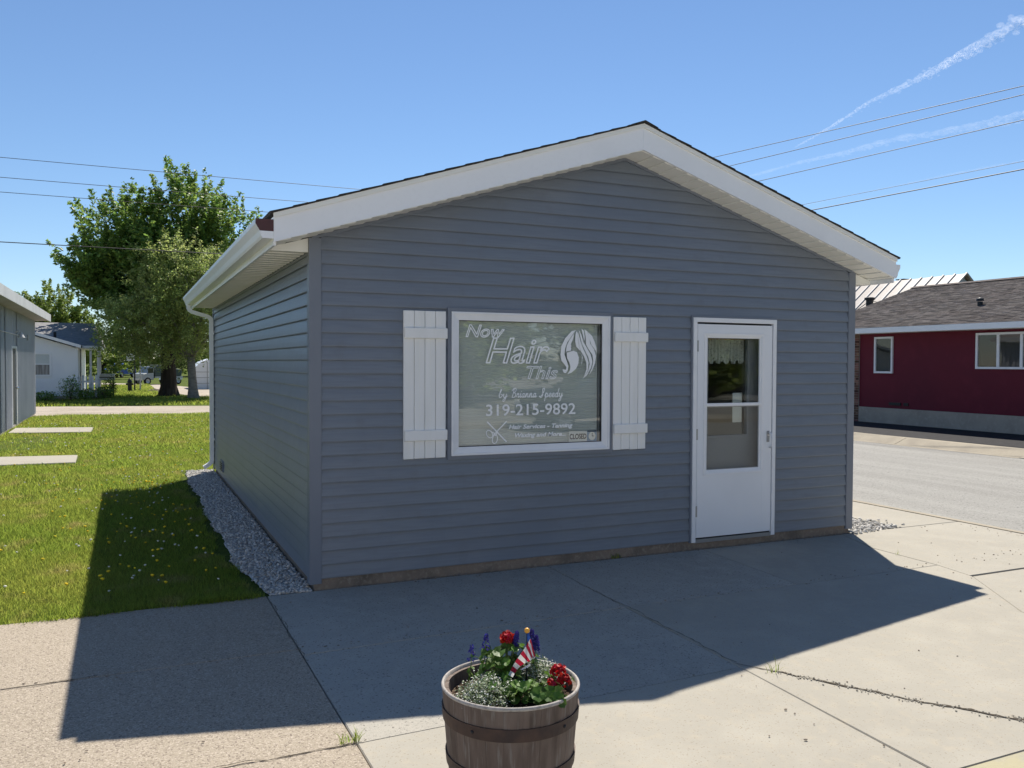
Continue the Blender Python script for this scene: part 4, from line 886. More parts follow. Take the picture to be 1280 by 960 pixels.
# ------------------------------------------------------------------ foliage
def leaves_np(P, size, up=.5, asp=.62):
    """one bent-free rhombic leaf per point, random orientation with a bias to face upward"""
    n = len(P); nrm = RNG.normal(0,1,(n,3)); nrm[:,2] = np.abs(nrm[:,2])+up; nrm /= np.linalg.norm(nrm,axis=1)[:,None]
    t = RNG.normal(0,1,(n,3)); t -= nrm*(t*nrm).sum(1)[:,None]; t /= np.linalg.norm(t,axis=1)[:,None]; b = np.cross(nrm,t)
    s = (size*RNG.uniform(.6,1.3,n))[:,None]
    V = np.stack([P-t*s*.5, P+b*s*asp*.5-t*s*.05, P+t*s*.55, P-b*s*asp*.5-t*s*.05],1).reshape(-1,3)
    F = np.arange(n*4).reshape(n,4); return V, F
def tree(name, label, base, trunk_r, fork, blobs, mats, leaf=.14, twigs=500, per=50, lift=.7, tl=(.9,1.8), spread=.10, group=None, droop=0, cat='tree', lean=(0,0), limbs=True):
    T_ = thing(name, label, cat, base, 0, group); tk = MB(); B = [(Vector(c), r) for c, r in blobs]
    f = Vector((lean[0], lean[1], fork))
    tk.tube([(0,0,-.2),(0,0,.08),(lean[0]*.1,lean[1]*.1,.45),(lean[0]*.4,lean[1]*.4,fork*.5),tuple(f)], [trunk_r*1.75,trunk_r*1.4,trunk_r*1.08,trunk_r*.95,trunk_r*.9], 14)
    tw, pts = MB(), []
    wts = np.array([r**2 for _, r in B]); wts = wts/wts.sum()
    for c, r in B:
        mid = f.lerp(c, .5)+Vector((random.uniform(-.3,.3),random.uniform(-.3,.3),.2))
        lr = trunk_r*.5*(r/max(q for _, q in B))
        if limbs: tw.tube([tuple(f-Vector((0,0,.2))), tuple(f.lerp(mid,.4)), tuple(mid), tuple(c)], [lr,lr*.85,lr*.6,lr*.3], 7)
        for _ in range(7):
            d = Vector(RNG.normal(0,1,3)); d.normalize(); e = c+d*r*.8; st_ = mid.lerp(c, random.uniform(.2,1))
            tw.tube([tuple(st_), tuple(st_.lerp(e,.5)+Vector(RNG.normal(0,.1,3))), tuple(e)], [lr*.3,lr*.2,lr*.08], 4, caps=False)
    for i in RNG.choice(len(B), twigs, p=wts):
        c, r = B[i]; d = RNG.normal(0,1,3); d /= np.linalg.norm(d); q = np.array(c)+d*r*RNG.uniform(.25,1.0)**.6
        dr_ = d*.8+np.array([0,0,lift])+RNG.normal(0,.35,3); dr_ /= np.linalg.norm(dr_); L_ = RNG.uniform(*tl)*.5*(.6+.5*min(1.6,r))
        s = RNG.random(per); path = q[None]+dr_[None]*(s*L_)[:,None]; path[:,2] -= droop*(s*L_)**2
        pts.append(path+RNG.normal(0,spread,(per,3))*(1.15-s*.75)[:,None])
    P = np.concatenate(pts); P = P[P[:,2]+base[2] > .3]
    tk.build('trunk', mats[0], T_, smooth=True); tw.build('limbs', mats[0], T_, smooth=True)
    V, F = leaves_np(P, leaf); np_mesh('crown', V, F, mats[1], T_); return T_
bx, by = .72, 38.4
mk = lambda l: [((x-bx, y-by, z), r) for x, y, z, r in l]
maple = tree('maple_tree', 'big dark green maple with thick dark trunk rising behind the salon and paler tree', (bx,by,0), .36, 2.5,
    mk([(-2.3,38.2,6.3,1.35),(-2.75,37.8,5.4,.7),(-1.3,38.8,7.6,1.7),(-.2,37.6,6.2,1.7),(1.6,38.6,8.6,1.75),(3.1,38.4,7.9,1.45),(1.0,37.6,5.2,1.6),(2.7,37.8,5.8,1.5),(-1.7,38.5,4.6,1.1),(1.2,40,6.6,1.9),(-1.4,40.2,5.6,1.8),(0.2,39.8,4.7,1.4),(2.9,39.8,4.9,1.5),(-.2,38.4,8.3,1.1),(-1.1,37.2,4.4,.9)]),
    (M['bark_dark'], M['leaf_maple']), leaf=.185, twigs=1350, per=64, lift=.8, tl=(1.2,2.3), spread=.11)
bx, by = 1.62, 35.15
birch = tree('pale_barked_tree', 'finer leaved olive green tree with pale forked trunk in front of the big maple', (bx,by,0), .19, 1.9,
    mk([(1.3,35.0,5.6,1.5),(2.4,35.2,5.0,1.3),(.2,35.0,4.4,1.4),(-.9,34.9,3.6,1.15),(-1.55,35.0,3.1,.8),(1.6,34.8,3.7,1.3),(2.9,35.2,3.4,1.1),(.2,35.2,2.8,1.05),(-.7,35.4,2.5,.7),(1.2,35.9,2.9,.9),(.6,36,5.6,1.3)]),
    (M['bark_pale'], M['leaf_birch']), leaf=.10, twigs=950, per=62, lift=-.05, tl=(1.0,2.0), spread=.14, droop=.10, lean=(-.1,0))
lt_ = tree('leafy_tree', 'yellow green tree showing above the white house between shed and maple', (-5.6,57,0), .3, 2.4,
    [((0,0,5.4),2.0),((-1.7,0,4.4),1.5),((1.6,.3,4.1),1.5),((.4,-1,3.4),1.5),((-1.0,-.6,3.0),1.2),((2.4,0,2.6),1.3),((-2.6,0,3.0),1.2)], (M['bark_dark'], M['leaf_far']), leaf=.2, twigs=600, per=60, lift=.5)
lt_.scale = (.86,.86,.86)
far_src = tree('distant_tree', 'bright yellow green bushy tree across the side road, left of the parked truck', (-3.2,82,-.03), .22, 1.2,
    [((0,0,3.2),2.2),((-2.0,0,2.4),1.7),((1.9,.2,2.2),1.5),((.4,0,1.6),1.5),((-2.6,.5,1.3),1.2)], (M['bark_dark'], M['leaf_far']), leaf=.24, twigs=260, per=40, lift=.4, group='trees across the side road')
for (x, y, s, rz, lab) in [(-8.5,86,1.2,1.0,'distant tree across the side road, seen just right of the white house porch'),(3.6,96,1.15,2.2,'distant tree across the side road, seen between the two trunks'),(7.4,100,1.3,3.9,'distant tree across the side road, behind the white tank shed'),(-.2,110,1.3,5.0,'distant tree farthest back, directly behind the parked truck')]:
    c = copy_tree(far_src); c.location = (x,y,-.03); c.rotation_euler = (0,0,rz); c.scale = (s,s,s); c['label'] = lab
def shrub(x, y, r, h, lab, mat='leaf_maple', n=900, leaf=.07):
    S = thing('shrub', lab, 'shrub', (x,y,0)); P = RNG.normal(0,1,(n,3)); P /= np.linalg.norm(P,axis=1)[:,None]; P *= RNG.uniform(.3,1,(n,1))**.5*(1+.25*np.sin(P[:,:1]*5+P[:,1:2]*4))
    P = P*[r,r*.8,h/2]+[0,0,h*.5]; V, F = leaves_np(P, leaf); np_mesh('crown', V, F, M[mat], S)
    st_ = MB()
    for _ in range(7): st_.tube([(0,0,-.05),(random.uniform(-.4,.4)*r,random.uniform(-.4,.4)*r,h*.7)], [.015,.006], 5)
    st_.build('stems', M['bark_dark'], S)
shrub(-3.35, 34.4, .42, 1.05, 'upright grey green shrub at the corner of the white house wall')
shrub(-4.35, 34.3, .6, .4, 'low dark shrub along the foot of the white house wall')
shrub(-2.8, 34.5, .4, .5, 'low shrub in front of the white picket at the porch')
shrub(-2.1, 35.6, .5, .6, 'low dark shrub in front of the porch steps')
shrub(-1.85, 36.4, .35, 1.0, 'bushy plant by the black porch handrail', 'leaf_far')

# ------------------------------------------------------------------ far street: hydrant, sign posts, truck, car, tank shed
hy = thing('fire_hydrant', 'dark fire hydrant on the grass in front of two thin posts', 'hydrant', (-.98,46.1,-.02))
MB().lathe([(.0,0),(.17,0),(.17,.05),(.11,.06),(.11,.5),(.14,.52),(.14,.56),(.11,.6),(.08,.7),(.03,.75),(.0,.76)], 14).build('body', M['black_metal'], hy, smooth=False)
MB().tube([(-.2,0,.42),(.2,0,.42)], .055, 8).build('nozzle', M['black_metal'], hy)
for x, y, h, m, lab, nm in ((-.72,46.3,4.2,'black_metal','thin dark post with a small white sign, left of the pair by the hydrant','sign_post'),(-.42,47.0,3.6,'galv','thin grey metal post, right of the pair by the hydrant','metal_post')):
    P_ = thing(nm, lab, 'post', (x,y,-.02)); MB().tube([(0,0,-.1),(0,0,h*.6),(0,0,h)], .04, 8).build('post', M[m], P_)
    if nm == 'sign_post': MB().box(-.42,.0,-.06,-.04,1.75,2.15).build('sign_plate', M['frame'], P_)
    else: MB().box(-.06,.06,-.03,.03,h-.1,h).build('bracket', M['galv'], P_)
mh = MB().lathe([(.0,.16),(.25,.13),(.5,.05),(.62,-.02)], 14).build('dirt_mound', M['dirt'], loc=(.35,45.6,-.02)); tag(mh, 'low brown dirt mound on the grass left of the maple trunk', 'mound')
def wheel(parent, x, y, r, w, rz=0):
    o = bpy.data.objects.new('wheel', None); link(o, parent); o.location = (x,y,r)
    n = 20; mb = MB()
    prof = [(r*.62,-w/2),(r*.9,-w/2),(r,-w*.35),(r,w*.35),(r*.9,w/2),(r*.62,w/2)]
    V = [(a*math.cos(2*PI*k/n), b, a*math.sin(2*PI*k/n)) for a, b in prof for k in range(n)]
    mb.add(V, [(i*n+k,i*n+(k+1)%n,(i+1)*n+(k+1)%n,(i+1)*n+k) for i in range(len(prof)-1) for k in range(n)]).build('tyre', M['tyre'], o)
    V = [(a*math.cos(2*PI*k/n), b, a*math.sin(2*PI*k/n)) for a, b in ((.02,-w*.3),(r*.3,-w*.38),(r*.64,-w*.45),(r*.64,w*.45),(r*.3,w*.38),(.02,w*.3)) for k in range(n)]
    MB().add(V, [(i*n+k,i*n+(k+1)%n,(i+1)*n+(k+1)%n,(i+1)*n+k) for i in range(5) for k in range(n)]).build('rim', M['galv'], o)
TR = thing('utility_truck', 'grey utility truck with dark tarped load parked across the road, half behind the maple trunk', 'truck', (1.05,62.2,-.02), math.radians(30))
TR.scale = (.62,.66,.64)
MB().prism([(-2.6,-1.0,.55),(-1.2,-1.0,.55),(-1.2,-1.0,2.05),(-1.55,-1.0,2.1),(-2.0,-1.0,1.35),(-2.6,-1.0,1.25)], (0,2.0,0)).build('cab', M['paint_truck'], TR, bevel=.06)
MB().box(-1.98,-1.3,-1.012,-1.0,1.35,1.9).build('side_window', M['car_glass'], TR)
MB().box(-1.1,2.6,-1.05,1.05,.75,.95).build('flatbed', M['galv'], TR)
MB().prism([(-1.05,-1.0,.955),(2.5,-1.0,.955),(2.5,-1.0,1.75),(1.0,-1.0,1.95),(.4,-1.0,2.25),(-.6,-1.0,2.3),(-1.05,-1.0,1.9)], (0,2.0,0)).build('tarped_load', M['tarp'], TR, bevel=.08)
for i in range(5): MB().box(-.6+i*.7,-.3+i*.7,-1.07,-1.052,.55,.74).build('side_locker', M['frame'], TR)
for x in (-2.0,1.2,2.0):
    for y in (-.9,.9): wheel(TR, x, y, .42, .28)
MB().box(-2.68,-2.58,-.95,.95,.5,.75).build('bumper', M['galv'], TR)
def car(name, label, loc, rz, paint, cat='car'):
    C0 = thing(name, label, cat, loc, rz)
    prof = [(-2.3,.35),(-2.32,.62),(-2.2,.86),(-1.15,.96),(1.7,1.0),(2.25,.95),(2.33,.6),(2.28,.35)]
    n = len(prof); rows = []
    for y, k, dz in ((-.9,.97,-.03),(-.86,1,0),(-.5,1.0,.03),(.5,1.0,.03),(.86,1,0),(.9,.97,-.03)):
        rows.append([(x*k, y, z+(dz if z > .8 else 0)) for x, z in prof])
    V = [p for r in rows for p in r]; mb = MB().add(V, [(i*n+k,(i+1)*n+k,(i+1)*n+(k+1)%n,i*n+(k+1)%n) for i in range(5) for k in range(n)]+[tuple(range(n)), tuple(range(6*n-1,5*n-1,-1))])
    mb.build('body', paint, C0, bevel=.02)
    cp = [(-1.15,.95),(-.45,1.42),(.2,1.5),(1.1,1.46),(1.85,.98)]
    MB().hexa([(cp[0][0],-.78,.97),(cp[4][0],-.78,.99),(cp[3][0],-.62,1.43),(cp[1][0],-.62,1.41)], [(cp[0][0],.78,.97),(cp[4][0],.78,.99),(cp[3][0],.62,1.43),(cp[1][0],.62,1.41)]).build('glasshouse', M['car_glass'], C0)
    MB().hexa([(-.5,-.64,1.405),(1.15,-.64,1.425),(.95,-.55,1.5),(-.2,-.55,1.49)], [(-.5,.64,1.405),(1.15,.64,1.425),(.95,.55,1.5),(-.2,.55,1.49)]).build('roof', paint, C0, bevel=.02)
    for y in (-.72,.72):
        MB().box(-.02,.04,y-.04,y+.04,.99,1.42).build('pillar', paint, C0)
        MB().box(-2.31,-2.2,y-.16,y+.16,.62,.78).build('headlight', M['frame'], C0, bevel=.02); MB().box(2.2,2.31,y-.16,y+.16,.66,.84).build('tail_light', M['petal_red'], C0, bevel=.02)
    MB().box(-2.34,-2.3,-.5,.5,.5,.68).build('grille', M['chrome'], C0); MB().box(-2.36,-2.28,-.88,.88,.36,.44).build('bumper', M['chrome'], C0)
    for x in (-1.45,1.45):
        for y in (-.82,.82): wheel(C0, x, y, .34, .2)
    return C0
car('blue_car', 'dark blue car parked far back, left of the grey truck', (-1.75,92,-.02), 1.2, M['paint_blue'])
TS = thing('white_tank_shed', 'white rounded tank shed across the road beside the salon downspout', 'tank', (3.95,50.6,-.02))
MB().prism([(x, -1.0, z) for x, z in [(-1.35,.0),(-1.35,.9),(-1.2,1.35),(-.85,1.7),(-.3,1.9),(.3,1.9),(.85,1.7),(1.2,1.35),(1.35,.9),(1.35,.0)]], (0,3,0)).build('shell', M['frame'], TS)
for z in (.35,.7,1.05): MB().box(-1.37,1.37,-1.015,-.999,z,z+.03).build('seam', M['galv'], TS)
for x in (-.5, .5): MB().box(x-.02,x+.02,-1.02,-.999,0,1.7).build('seam', M['galv'], TS)

# ------------------------------------------------------------------ maroon building across the street
RB = thing('maroon_building', 'low maroon building with white fascia and brown shingled roof across the street', 'building', (18.7, 4, 0))
ly = lambda y: y-4
YA, YB = -8, 12.35
MB().box(.0, 8.6, ly(YA), ly(14), .44, 2.62).build('wall', M['red_wall'], RB)
MB().box(-.03, 8.6, ly(YA), ly(YB), -.3, .439).build('foundation', M['red_found'], RB)
# brick end panel, bricks standing proud of mortar
MB().box(-.035, .0, ly(YB), ly(14), -.1, 2.62).build('mortar_bed', M['mortar'], RB)
bk = MB()
for r in range(36):
    z = -.02+r*.0735
    for i in range(9):
        y = YB+(i-.5*(r % 2))*.205; y0, y1 = max(y, YB+.001), min(y+.195, 14)
        if y1-y0 < .03: continue
        j = random.uniform(-.004,.006); bk.box(-.052-j, -.03, ly(y0), ly(y1), z, z+.062)
tag(bk.build('bricks', M['brick'], RB), kind='stuff')
def rwin(y0, y1, z0, z1, n):
    o = bpy.data.objects.new('window', None); link(o, RB); w = .055; pw_ = (y1-y0)/n
    for a in ((y0,y0+w,z0,z1),(y1-w,y1,z0,z1),(y0+w,y1-w,z0,z0+w),(y0+w,y1-w,z1-w,z1)): MB().box(-.05,.0,ly(a[0]),ly(a[1]),a[2],a[3]).build('frame', M['frame'], o)
    for i in range(1, n): MB().box(-.045,.0,ly(y0+i*pw_)-.035,ly(y0+i*pw_)+.035,z0+w,z1-w).build('mullion', M['frame'], o)
    for i in range(n):
        a, b = y0+i*pw_+(.035 if i else w), y0+(i+1)*pw_-(.035 if i < n-1 else w)
        MB().box(-.02,-.012,ly(a),ly(b),z0+w,z1-w).build('pane', M['glass'], o)
        MB().box(-.006,-.002,ly(a),ly(b),z0+w,z1-w).build('backing', M['dark'], o)
rwin(11.14, 11.79, 1.44, 2.49, 1); rwin(6.72, 8.55, 1.59, 2.51, 3)
for y0, y1 in ((10.85,11.25),(10.6,10.75)): MB().box(-.03, .0, ly(y0), ly(y1), .53, .61).build('wall_vent', M['black_metal'], RB)
ER, EV, RX, RZ = -.5, 2.74, 4.3, 4.285     # eave x, eave z, ridge x, ridge z
sl = (RZ-EV)/(RX-ER)
MB().hexa([(ER,ly(YA),EV-.03),(RX,ly(YA),RZ-.03),(RX,ly(14.1),RZ-.03),(ER,ly(14.1),EV-.03)], [(ER,ly(YA),EV),(RX,ly(YA),RZ),(RX,ly(14.1),RZ),(ER,ly(14.1),EV)]).build('roof', M['brown_shingle'], RB)
MB().hexa([(9.1,ly(YA),EV-.03),(RX,ly(YA),RZ-.03),(RX,ly(14.1),RZ-.03),(9.1,ly(14.1),EV-.03)], [(9.1,ly(YA),EV),(RX,ly(YA),RZ),(RX,ly(14.1),RZ),(9.1,ly(14.1),EV)]).build('roof', M['brown_shingle'], RB)
MB().box(ER-.03, ER-.001, ly(YA), ly(14.15), EV-.15, EV+.0).build('fascia', M['white_alu'], RB)
MB().box(ER, .0, ly(YA), ly(14.1), EV-.155, EV-.12).build('soffit', M['soffit'], RB)
# shingle tabs, each with its own butt edge
Vt, Ft = [], []; e = .145; nr = int((RX-ER)/ (e*math.cos(math.atan(sl))))
dx = (RX-ER)/nr
for r in range(nr):
    x0, x1 = ER-.02+r*dx, ER-.02+(r+1.15)*dx; y = 2.0+random.uniform(-.3,0)
    while y < 14.1:
        wd_ = random.choice((.16,.2,.25,.31)); y1 = min(y+wd_, 14.12); th = random.choice((.008,.012,.018)); a, b = EV+(x0-ER)*sl+.002, EV+(x1-ER)*sl+.002; k = len(Vt)
        Vt += [(x0,ly(y),a),(x0,ly(y1),a),(x0,ly(y),a+th),(x0,ly(y1),a+th),(x1,ly(y),b+.003),(x1,ly(y1),b+.003)]
        Ft += [(k,k+2,k+3,k+1),(k+2,k+4,k+5,k+3),(k,k,k+4,k+2)[:4] if False else (k,k+4,k+2,k+2)[:4]]
        y = y1+.003
Ft = [f for f in Ft if len(set(f)) == 4]
tag(np_mesh('shingle_tabs', Vt, Ft, M['brown_shingle'], RB), kind='stuff')
MB().prism([(RX-.18,ly(YA),RZ-.02),(RX,ly(YA),RZ+.045),(RX+.18,ly(YA),RZ-.02)], (0,14.12-YA,0)).build('ridge_cap', M['brown_shingle'], RB)
x_ = 1.3; zr = EV+(x_-ER)*sl
MB().tube([(x_,ly(9.44),zr-.05),(x_,ly(9.44),zr+.1)], .07, 10).lathe([(.0,.2),(.09,.17),(.1,.1),(.0,.1)], 10, (x_,ly(9.44),zr+.02)).build('vent_pipe', M['black_metal'], RB)
# pale standing-seam roof behind it
MR = thing('metal_roofed_building', 'building with pale standing seam metal roof behind the maroon building', 'building', (30,17.45,0))
s_ = .83; rz_, hw = 5.42, 4.2
MB().prism([(-hw+.5,.15,-.1),(hw-.5,.15,-.1),(hw-.5,.15,rz_-hw*s_+.3),(0,.15,rz_-.12),(-hw+.5,.15,rz_-hw*s_+.3)], (0,18,0)).build('wall', M['metal_wall'], MR)
for s in (-1, 1):
    n = 36; pw_ = .54
    for i in range(n):
        a, b = i*pw_, (i+1)*pw_-.004
        MB().hexa([(0,a,rz_-.04),(s*hw,a,rz_-hw*s_-.04),(s*hw,b,rz_-hw*s_-.04),(0,b,rz_-.04)], [(0,a,rz_),(s*hw,a,rz_-hw*s_),(s*hw,b,rz_-hw*s_),(0,b,rz_)]).build('roof_panel', M['metal_roof'], MR)
        MB().hexa([(0,a-.04,rz_),(s*hw,a-.04,rz_-hw*s_),(s*hw,a+.04,rz_-hw*s_),(0,a+.04,rz_)], [(0,a-.03,rz_+.05),(s*hw,a-.03,rz_-hw*s_+.05),(s*hw,a+.03,rz_-hw*s_+.05),(0,a+.03,rz_+.05)]).build('seam', M['metal_rib'], MR)
SV = thing('roof_vent', 'black vent with guy brackets standing on the pale metal roof', 'vent', (28.6,21.1,rz_-1.4*s_))
SV.scale = (1.1,1.1,.75)
MB().lathe([(.0,-.1),(.14,-.1),(.14,.35),(.2,.37),(.2,.5),(.0,.55)], 12).build('stack', M['black_metal'], SV)
for a in range(4):
    t = a*PI/2+.5; MB().tube([(0,0,.3),(.55*math.cos(t),.55*math.sin(t),-.05+.55*math.cos(t)*s_)], .02, 5).build('brace', M['black_metal'], SV)
CH = thing('flue_cap', 'dark flue cap poking up behind the pale metal roof ridge', 'flue', (30.4,20.9,rz_-.25))
CH.scale = (.6,.6,.6)
MB().box(-.3,.3,-.3,.3,-.3,.45).build('flue', M['black_metal'], CH); MB().box(-.36,.36,-.36,.36,.5,.56).build('cap', M['black_metal'], CH)

# ------------------------------------------------------------------ utility line along the drive and street
PL = thing('utility_pole', 'wooden utility pole hidden behind the salon, carrying the overhead wires', 'pole', (15.35,30,-.05))
MB().tube([(0,0,-.5),(0,0,5),(0,0,9.35)], [.17,.14,.11], 10).build('post', M['pole'], PL)
MB().box(-.06,.06,-1.1,1.1,8.95,9.07).build('crossarm', M['pole'], PL)
def wire(pts, r, lab, sag=0):
    P = []
    a, b = Vector(pts[0]), Vector(pts[-1])
    for i in range(33):
        t = i/32; q = a.lerp(b, t); q.z -= sag*4*t*(1-t); P.append(tuple(q))
    tag(MB().tube(P, r, 5).build('overhead_wire', M['wire']), lab, 'wire', 'overhead utility wires')
for z, r, lab in ((9.22,.011,'highest thin overhead wire left of the salon roof'),(8.49,.011,'second highest thin overhead wire left of the salon roof'),(7.95,.011,'third thin overhead wire left of the salon roof, above the treetops'),(6.12,.018,'lowest and darkest cable left of the salon, crossing the trees')):
    wire([(-38,30.0,z+.15),(15.35,30.0,z)], r, lab, .12)
for z0, p1, r, lab in ((9.2,(9.89,),.010,'highest overhead wire right of the roof peak'),(8.5,(9.64,),.010,'second overhead wire right of the roof peak'),(7.6,(8.907,),.010,'third overhead wire right of the roof peak, crossing the lower contrail'),(6.5,(7.713,),.006,'thin faint overhead wire second from the bottom at the right'),(6.2,(7.483,),.014,'lowest dark overhead cable above the right eave')):
    # from the pole towards the next pole down the street: through the sighted point at x=18.6
    k = (18.6+1.2568)/(22.47+1.2568); q = Vector((18.6, -6.28+16.28*k, 1.6894+(p1[0]-1.6894)*k)); a = Vector((15.35,30,z0)); d = q-a
    wire([a, a+d*2.4], r, lab, .10)

# ------------------------------------------------------------------ half-barrel planter
PO = Vector((.02,.05,0))
BX, BY = .052, -3.425
BR = thing('barrel_planter', 'brown wooden half barrel planter with metal hoops on the pavement in front', 'planter', (BX, BY, .0))
ZT = .50
def br(z): u = z/ZT; return .213+.0585*u-.0135*u*u
NS = 24
for i in range(NS):
    a0, a1 = 2*PI*i/NS+.0012, 2*PI*(i+1)/NS-.0012; zsn = [0,.12,.25,.38,ZT-.012+random.uniform(-.0015,.0015)]; V = []; k = 3; dr_ = random.uniform(-.0012,.0012)
    for z in zsn:
        r = br(z)+dr_
        for j in range(k+1):
            a = a0+(a1-a0)*j/k; rr = r-(.0009 if j in (0,k) else 0); V.append((rr*math.cos(a), rr*math.sin(a), z))
        for j in range(k+1):
            a = a1+(a0-a1)*j/k; V.append(((r-.024)*math.cos(a), (r-.024)*math.sin(a), z))
    m_ = 2*(k+1); F = [(q*m_+j, q*m_+(j+1)%m_, (q+1)*m_+(j+1)%m_, (q+1)*m_+j) for q in range(len(zsn)-1) for j in range(m_)]+[tuple(range(m_-1,-1,-1)), tuple(range((len(zsn)-1)*m_, len(zsn)*m_))]
    MB().add(V, F).build('stave', M['stave'], BR)
MB().lathe([(br(ZT)-.012,ZT-.0125),(br(ZT)-.001,ZT-.0125),(br(ZT)+.0015,ZT-.008),(br(ZT),ZT-.001),(br(ZT)-.005,ZT+.001),(br(ZT)-.006,ZT+.001),(br(ZT)-.009,ZT-.002),(br(ZT)-.012,ZT-.0125)], 64).build('rim', M['stave_end'], BR, smooth=True)
MB().lathe([(br(ZT)-.0115,ZT-.011),(br(.4)-.0265,.40),(.0,.40)], 48).build('lining', M['barrel_in'], BR)
for z0, h in ((.378,.046),(.215,.04),(.02,.045)):
    hp = MB().lathe([(br(z0)-.002,z0),(br(z0)+.0045,z0),(br(z0+h)+.0045,z0+h),(br(z0+h)-.002,z0+h)], 64).build('hoop', M['hoop'], BR, smooth=False)
    for a in (-1.15,-2.55):
        r = br(z0+h/2)+.0045; MB().ico((r*math.cos(a), r*math.sin(a), z0+h*.5), .0065, 2, 0, (1,1,1)).build('rivet', M['black_metal'], hp)
sv = []; nr_, na = 14, 48
for i in range(nr_+1):
    for j in range(na):
        r = (br(.44)-.026)*i/nr_; a = 2*PI*j/na; sv.append((r*math.cos(a), r*math.sin(a), .452+random.uniform(-.005,.007)-.012*(i/nr_)**3))
MB().add(sv, [(i*na+j, i*na+(j+1)%na, (i+1)*na+(j+1)%na, (i+1)*na+j) for i in range(nr_) for j in range(na)]).build('soil', M['soil'], BR, smooth=True)
mc = MB()
for _ in range(420):
    r = .21*math.sqrt(random.random()); a = random.random()*6.28; mc.ico((r*math.cos(a), r*math.sin(a), .455+random.uniform(-.004,.006)), random.uniform(.002,.0065), 1, .4, (1.5,.8,.6))
tag(mc.build('bark_mulch', M['soil'], BR), kind='stuff')
def disc_leaf(mb, p, n_, r, cup=.25, lobes=7):
    n_ = Vector(n_).normalized(); t = n_.orthogonal().normalized(); b = n_.cross(t); k = lobes*2; rt = random.random()*6.28
    V = [tuple(Vector(p))]
    for i in range(k):
        a = rt+2*PI*i/k; rr = r*(1 if i % 2 else .86)*(1 if i else .35); V.append(tuple(Vector(p)+t*rr*math.cos(a)+b*rr*math.sin(a)+n_*rr*(cup+.12*math.sin(a*3))))
    mb.add(V, [(0,1+i,1+(i+1)%k) for i in range(k)])
def geranium(name, label, base, leaves, flowers):
    t = thing(name, label, 'plant', Vector(base)+PO); lm, sm = MB(), MB()
    for x, y, z, r in leaves:
        d = Vector((x*1.2+random.gauss(0,.02), y*1.2-.02+random.gauss(0,.02), .07+random.random()*.05)); disc_leaf(lm, (x,y,z), d, r); sm.tube([(x*.15,y*.15,-.02),(x*.5,y*.5,z*.7),(x,y,z-.001)], [.0022,.0018,.0014], 5)
    lm.build('leaves', M['leaf_ger'], t); sm.build('stems', M['stem'], t)
    for x, y, z, r in flowers:
        pm, s2 = MB(), MB()
        for _ in range(70):
            d = Vector(RNG.normal(0,1,3)); d.normalize()
            if d.z < -.5: d.z = abs(d.z)
            c = Vector((x,y,z))+d*r*random.uniform(.55,1.0); disc_leaf(pm, c, d+Vector(RNG.normal(0,.35,3)), random.uniform(.0075,.011), .3, 4)
        s2.tube([(x*.2,y*.2,-.01),(x*.8,y*.8,z*.6),(x,y,z)], .0022, 5); f = pm.build('flower_head', M['petal_red'], t); s2.build('flower_stalk', M['stem'], f)
def rl(n, sx, sy, z0, z1, r0=.014, r1=.026): return [(random.gauss(0,sx), random.gauss(0,sy), random.uniform(z0,z1), random.uniform(r0,r1)) for _ in range(n)]
geranium('geranium', 'scarlet geranium with one red head at the back of the barrel, under the purple spikes', (.055,-3.40,.455), rl(64,.06,.04,.02,.145,.016,.03), [(.01,.03,.168,.029)])
geranium('geranium', 'scarlet geranium with two red heads at the front right of the barrel', (.09,-3.59,.455), rl(36,.05,.035,.01,.075,.016,.03)+[(.01,-.07,.055,.028),(.035,-.09,.058,.026),(-.03,-.06,.05,.03),(.02,-.115,.05,.024),(-.01,-.10,.054,.022),(.03,-.125,.035,.02)], [(.055,-.012,.052,.030),(.088,.012,.09,.030),(.10,-.012,.062,.025)])
geranium('leafy_plant', 'broad bright green leaves in the barrel, left of the flag stick', (.0,-3.54,.455), rl(20,.035,.03,.01,.07,.016,.03)+[(-.012,-.02,.05,.034),(.03,-.03,.04,.034)], [])
def alyssum(label, base, r, h, n):
    t = thing('alyssum', label, 'plant', Vector(base)+PO, 0, 'white flowered mounds in the barrel'); d = RNG.normal(0,1,(n,3)); d /= np.linalg.norm(d,axis=1)[:,None]; d[:,2] = np.abs(d[:,2])
    P = d*RNG.uniform(.6,1.05,(n,1))*(1+.18*np.sin(d[:,:1]*9)*np.cos(d[:,1:2]*8))*[r,r,h]
    V, F = leaves_np(P, .011, .3, .42); np_mesh('leaves', V, F, M['leaf_silver'], t)
    k = RNG.choice(n, n//2); q = P[k]*1.06+RNG.normal(0,.003,(len(k),3)); V, F = leaves_np(q, .0062, 1.2, .9); np_mesh('florets', V, F, M['petal_white'], t)
    s = MB()
    for i in RNG.choice(n, 60): s.tube([(0,0,-.01), tuple(P[i]*.6), tuple(P[i])], .0011, 4)
    s.build('stems', M['stem'], t)
alyssum('white flowered silvery mound at the left side inside the barrel', (-.085,-3.52,.455), .105, .088, 2000)
alyssum('white flowered silvery mound at the right side inside the barrel', (.165,-3.42,.455), .105, .082, 1800)
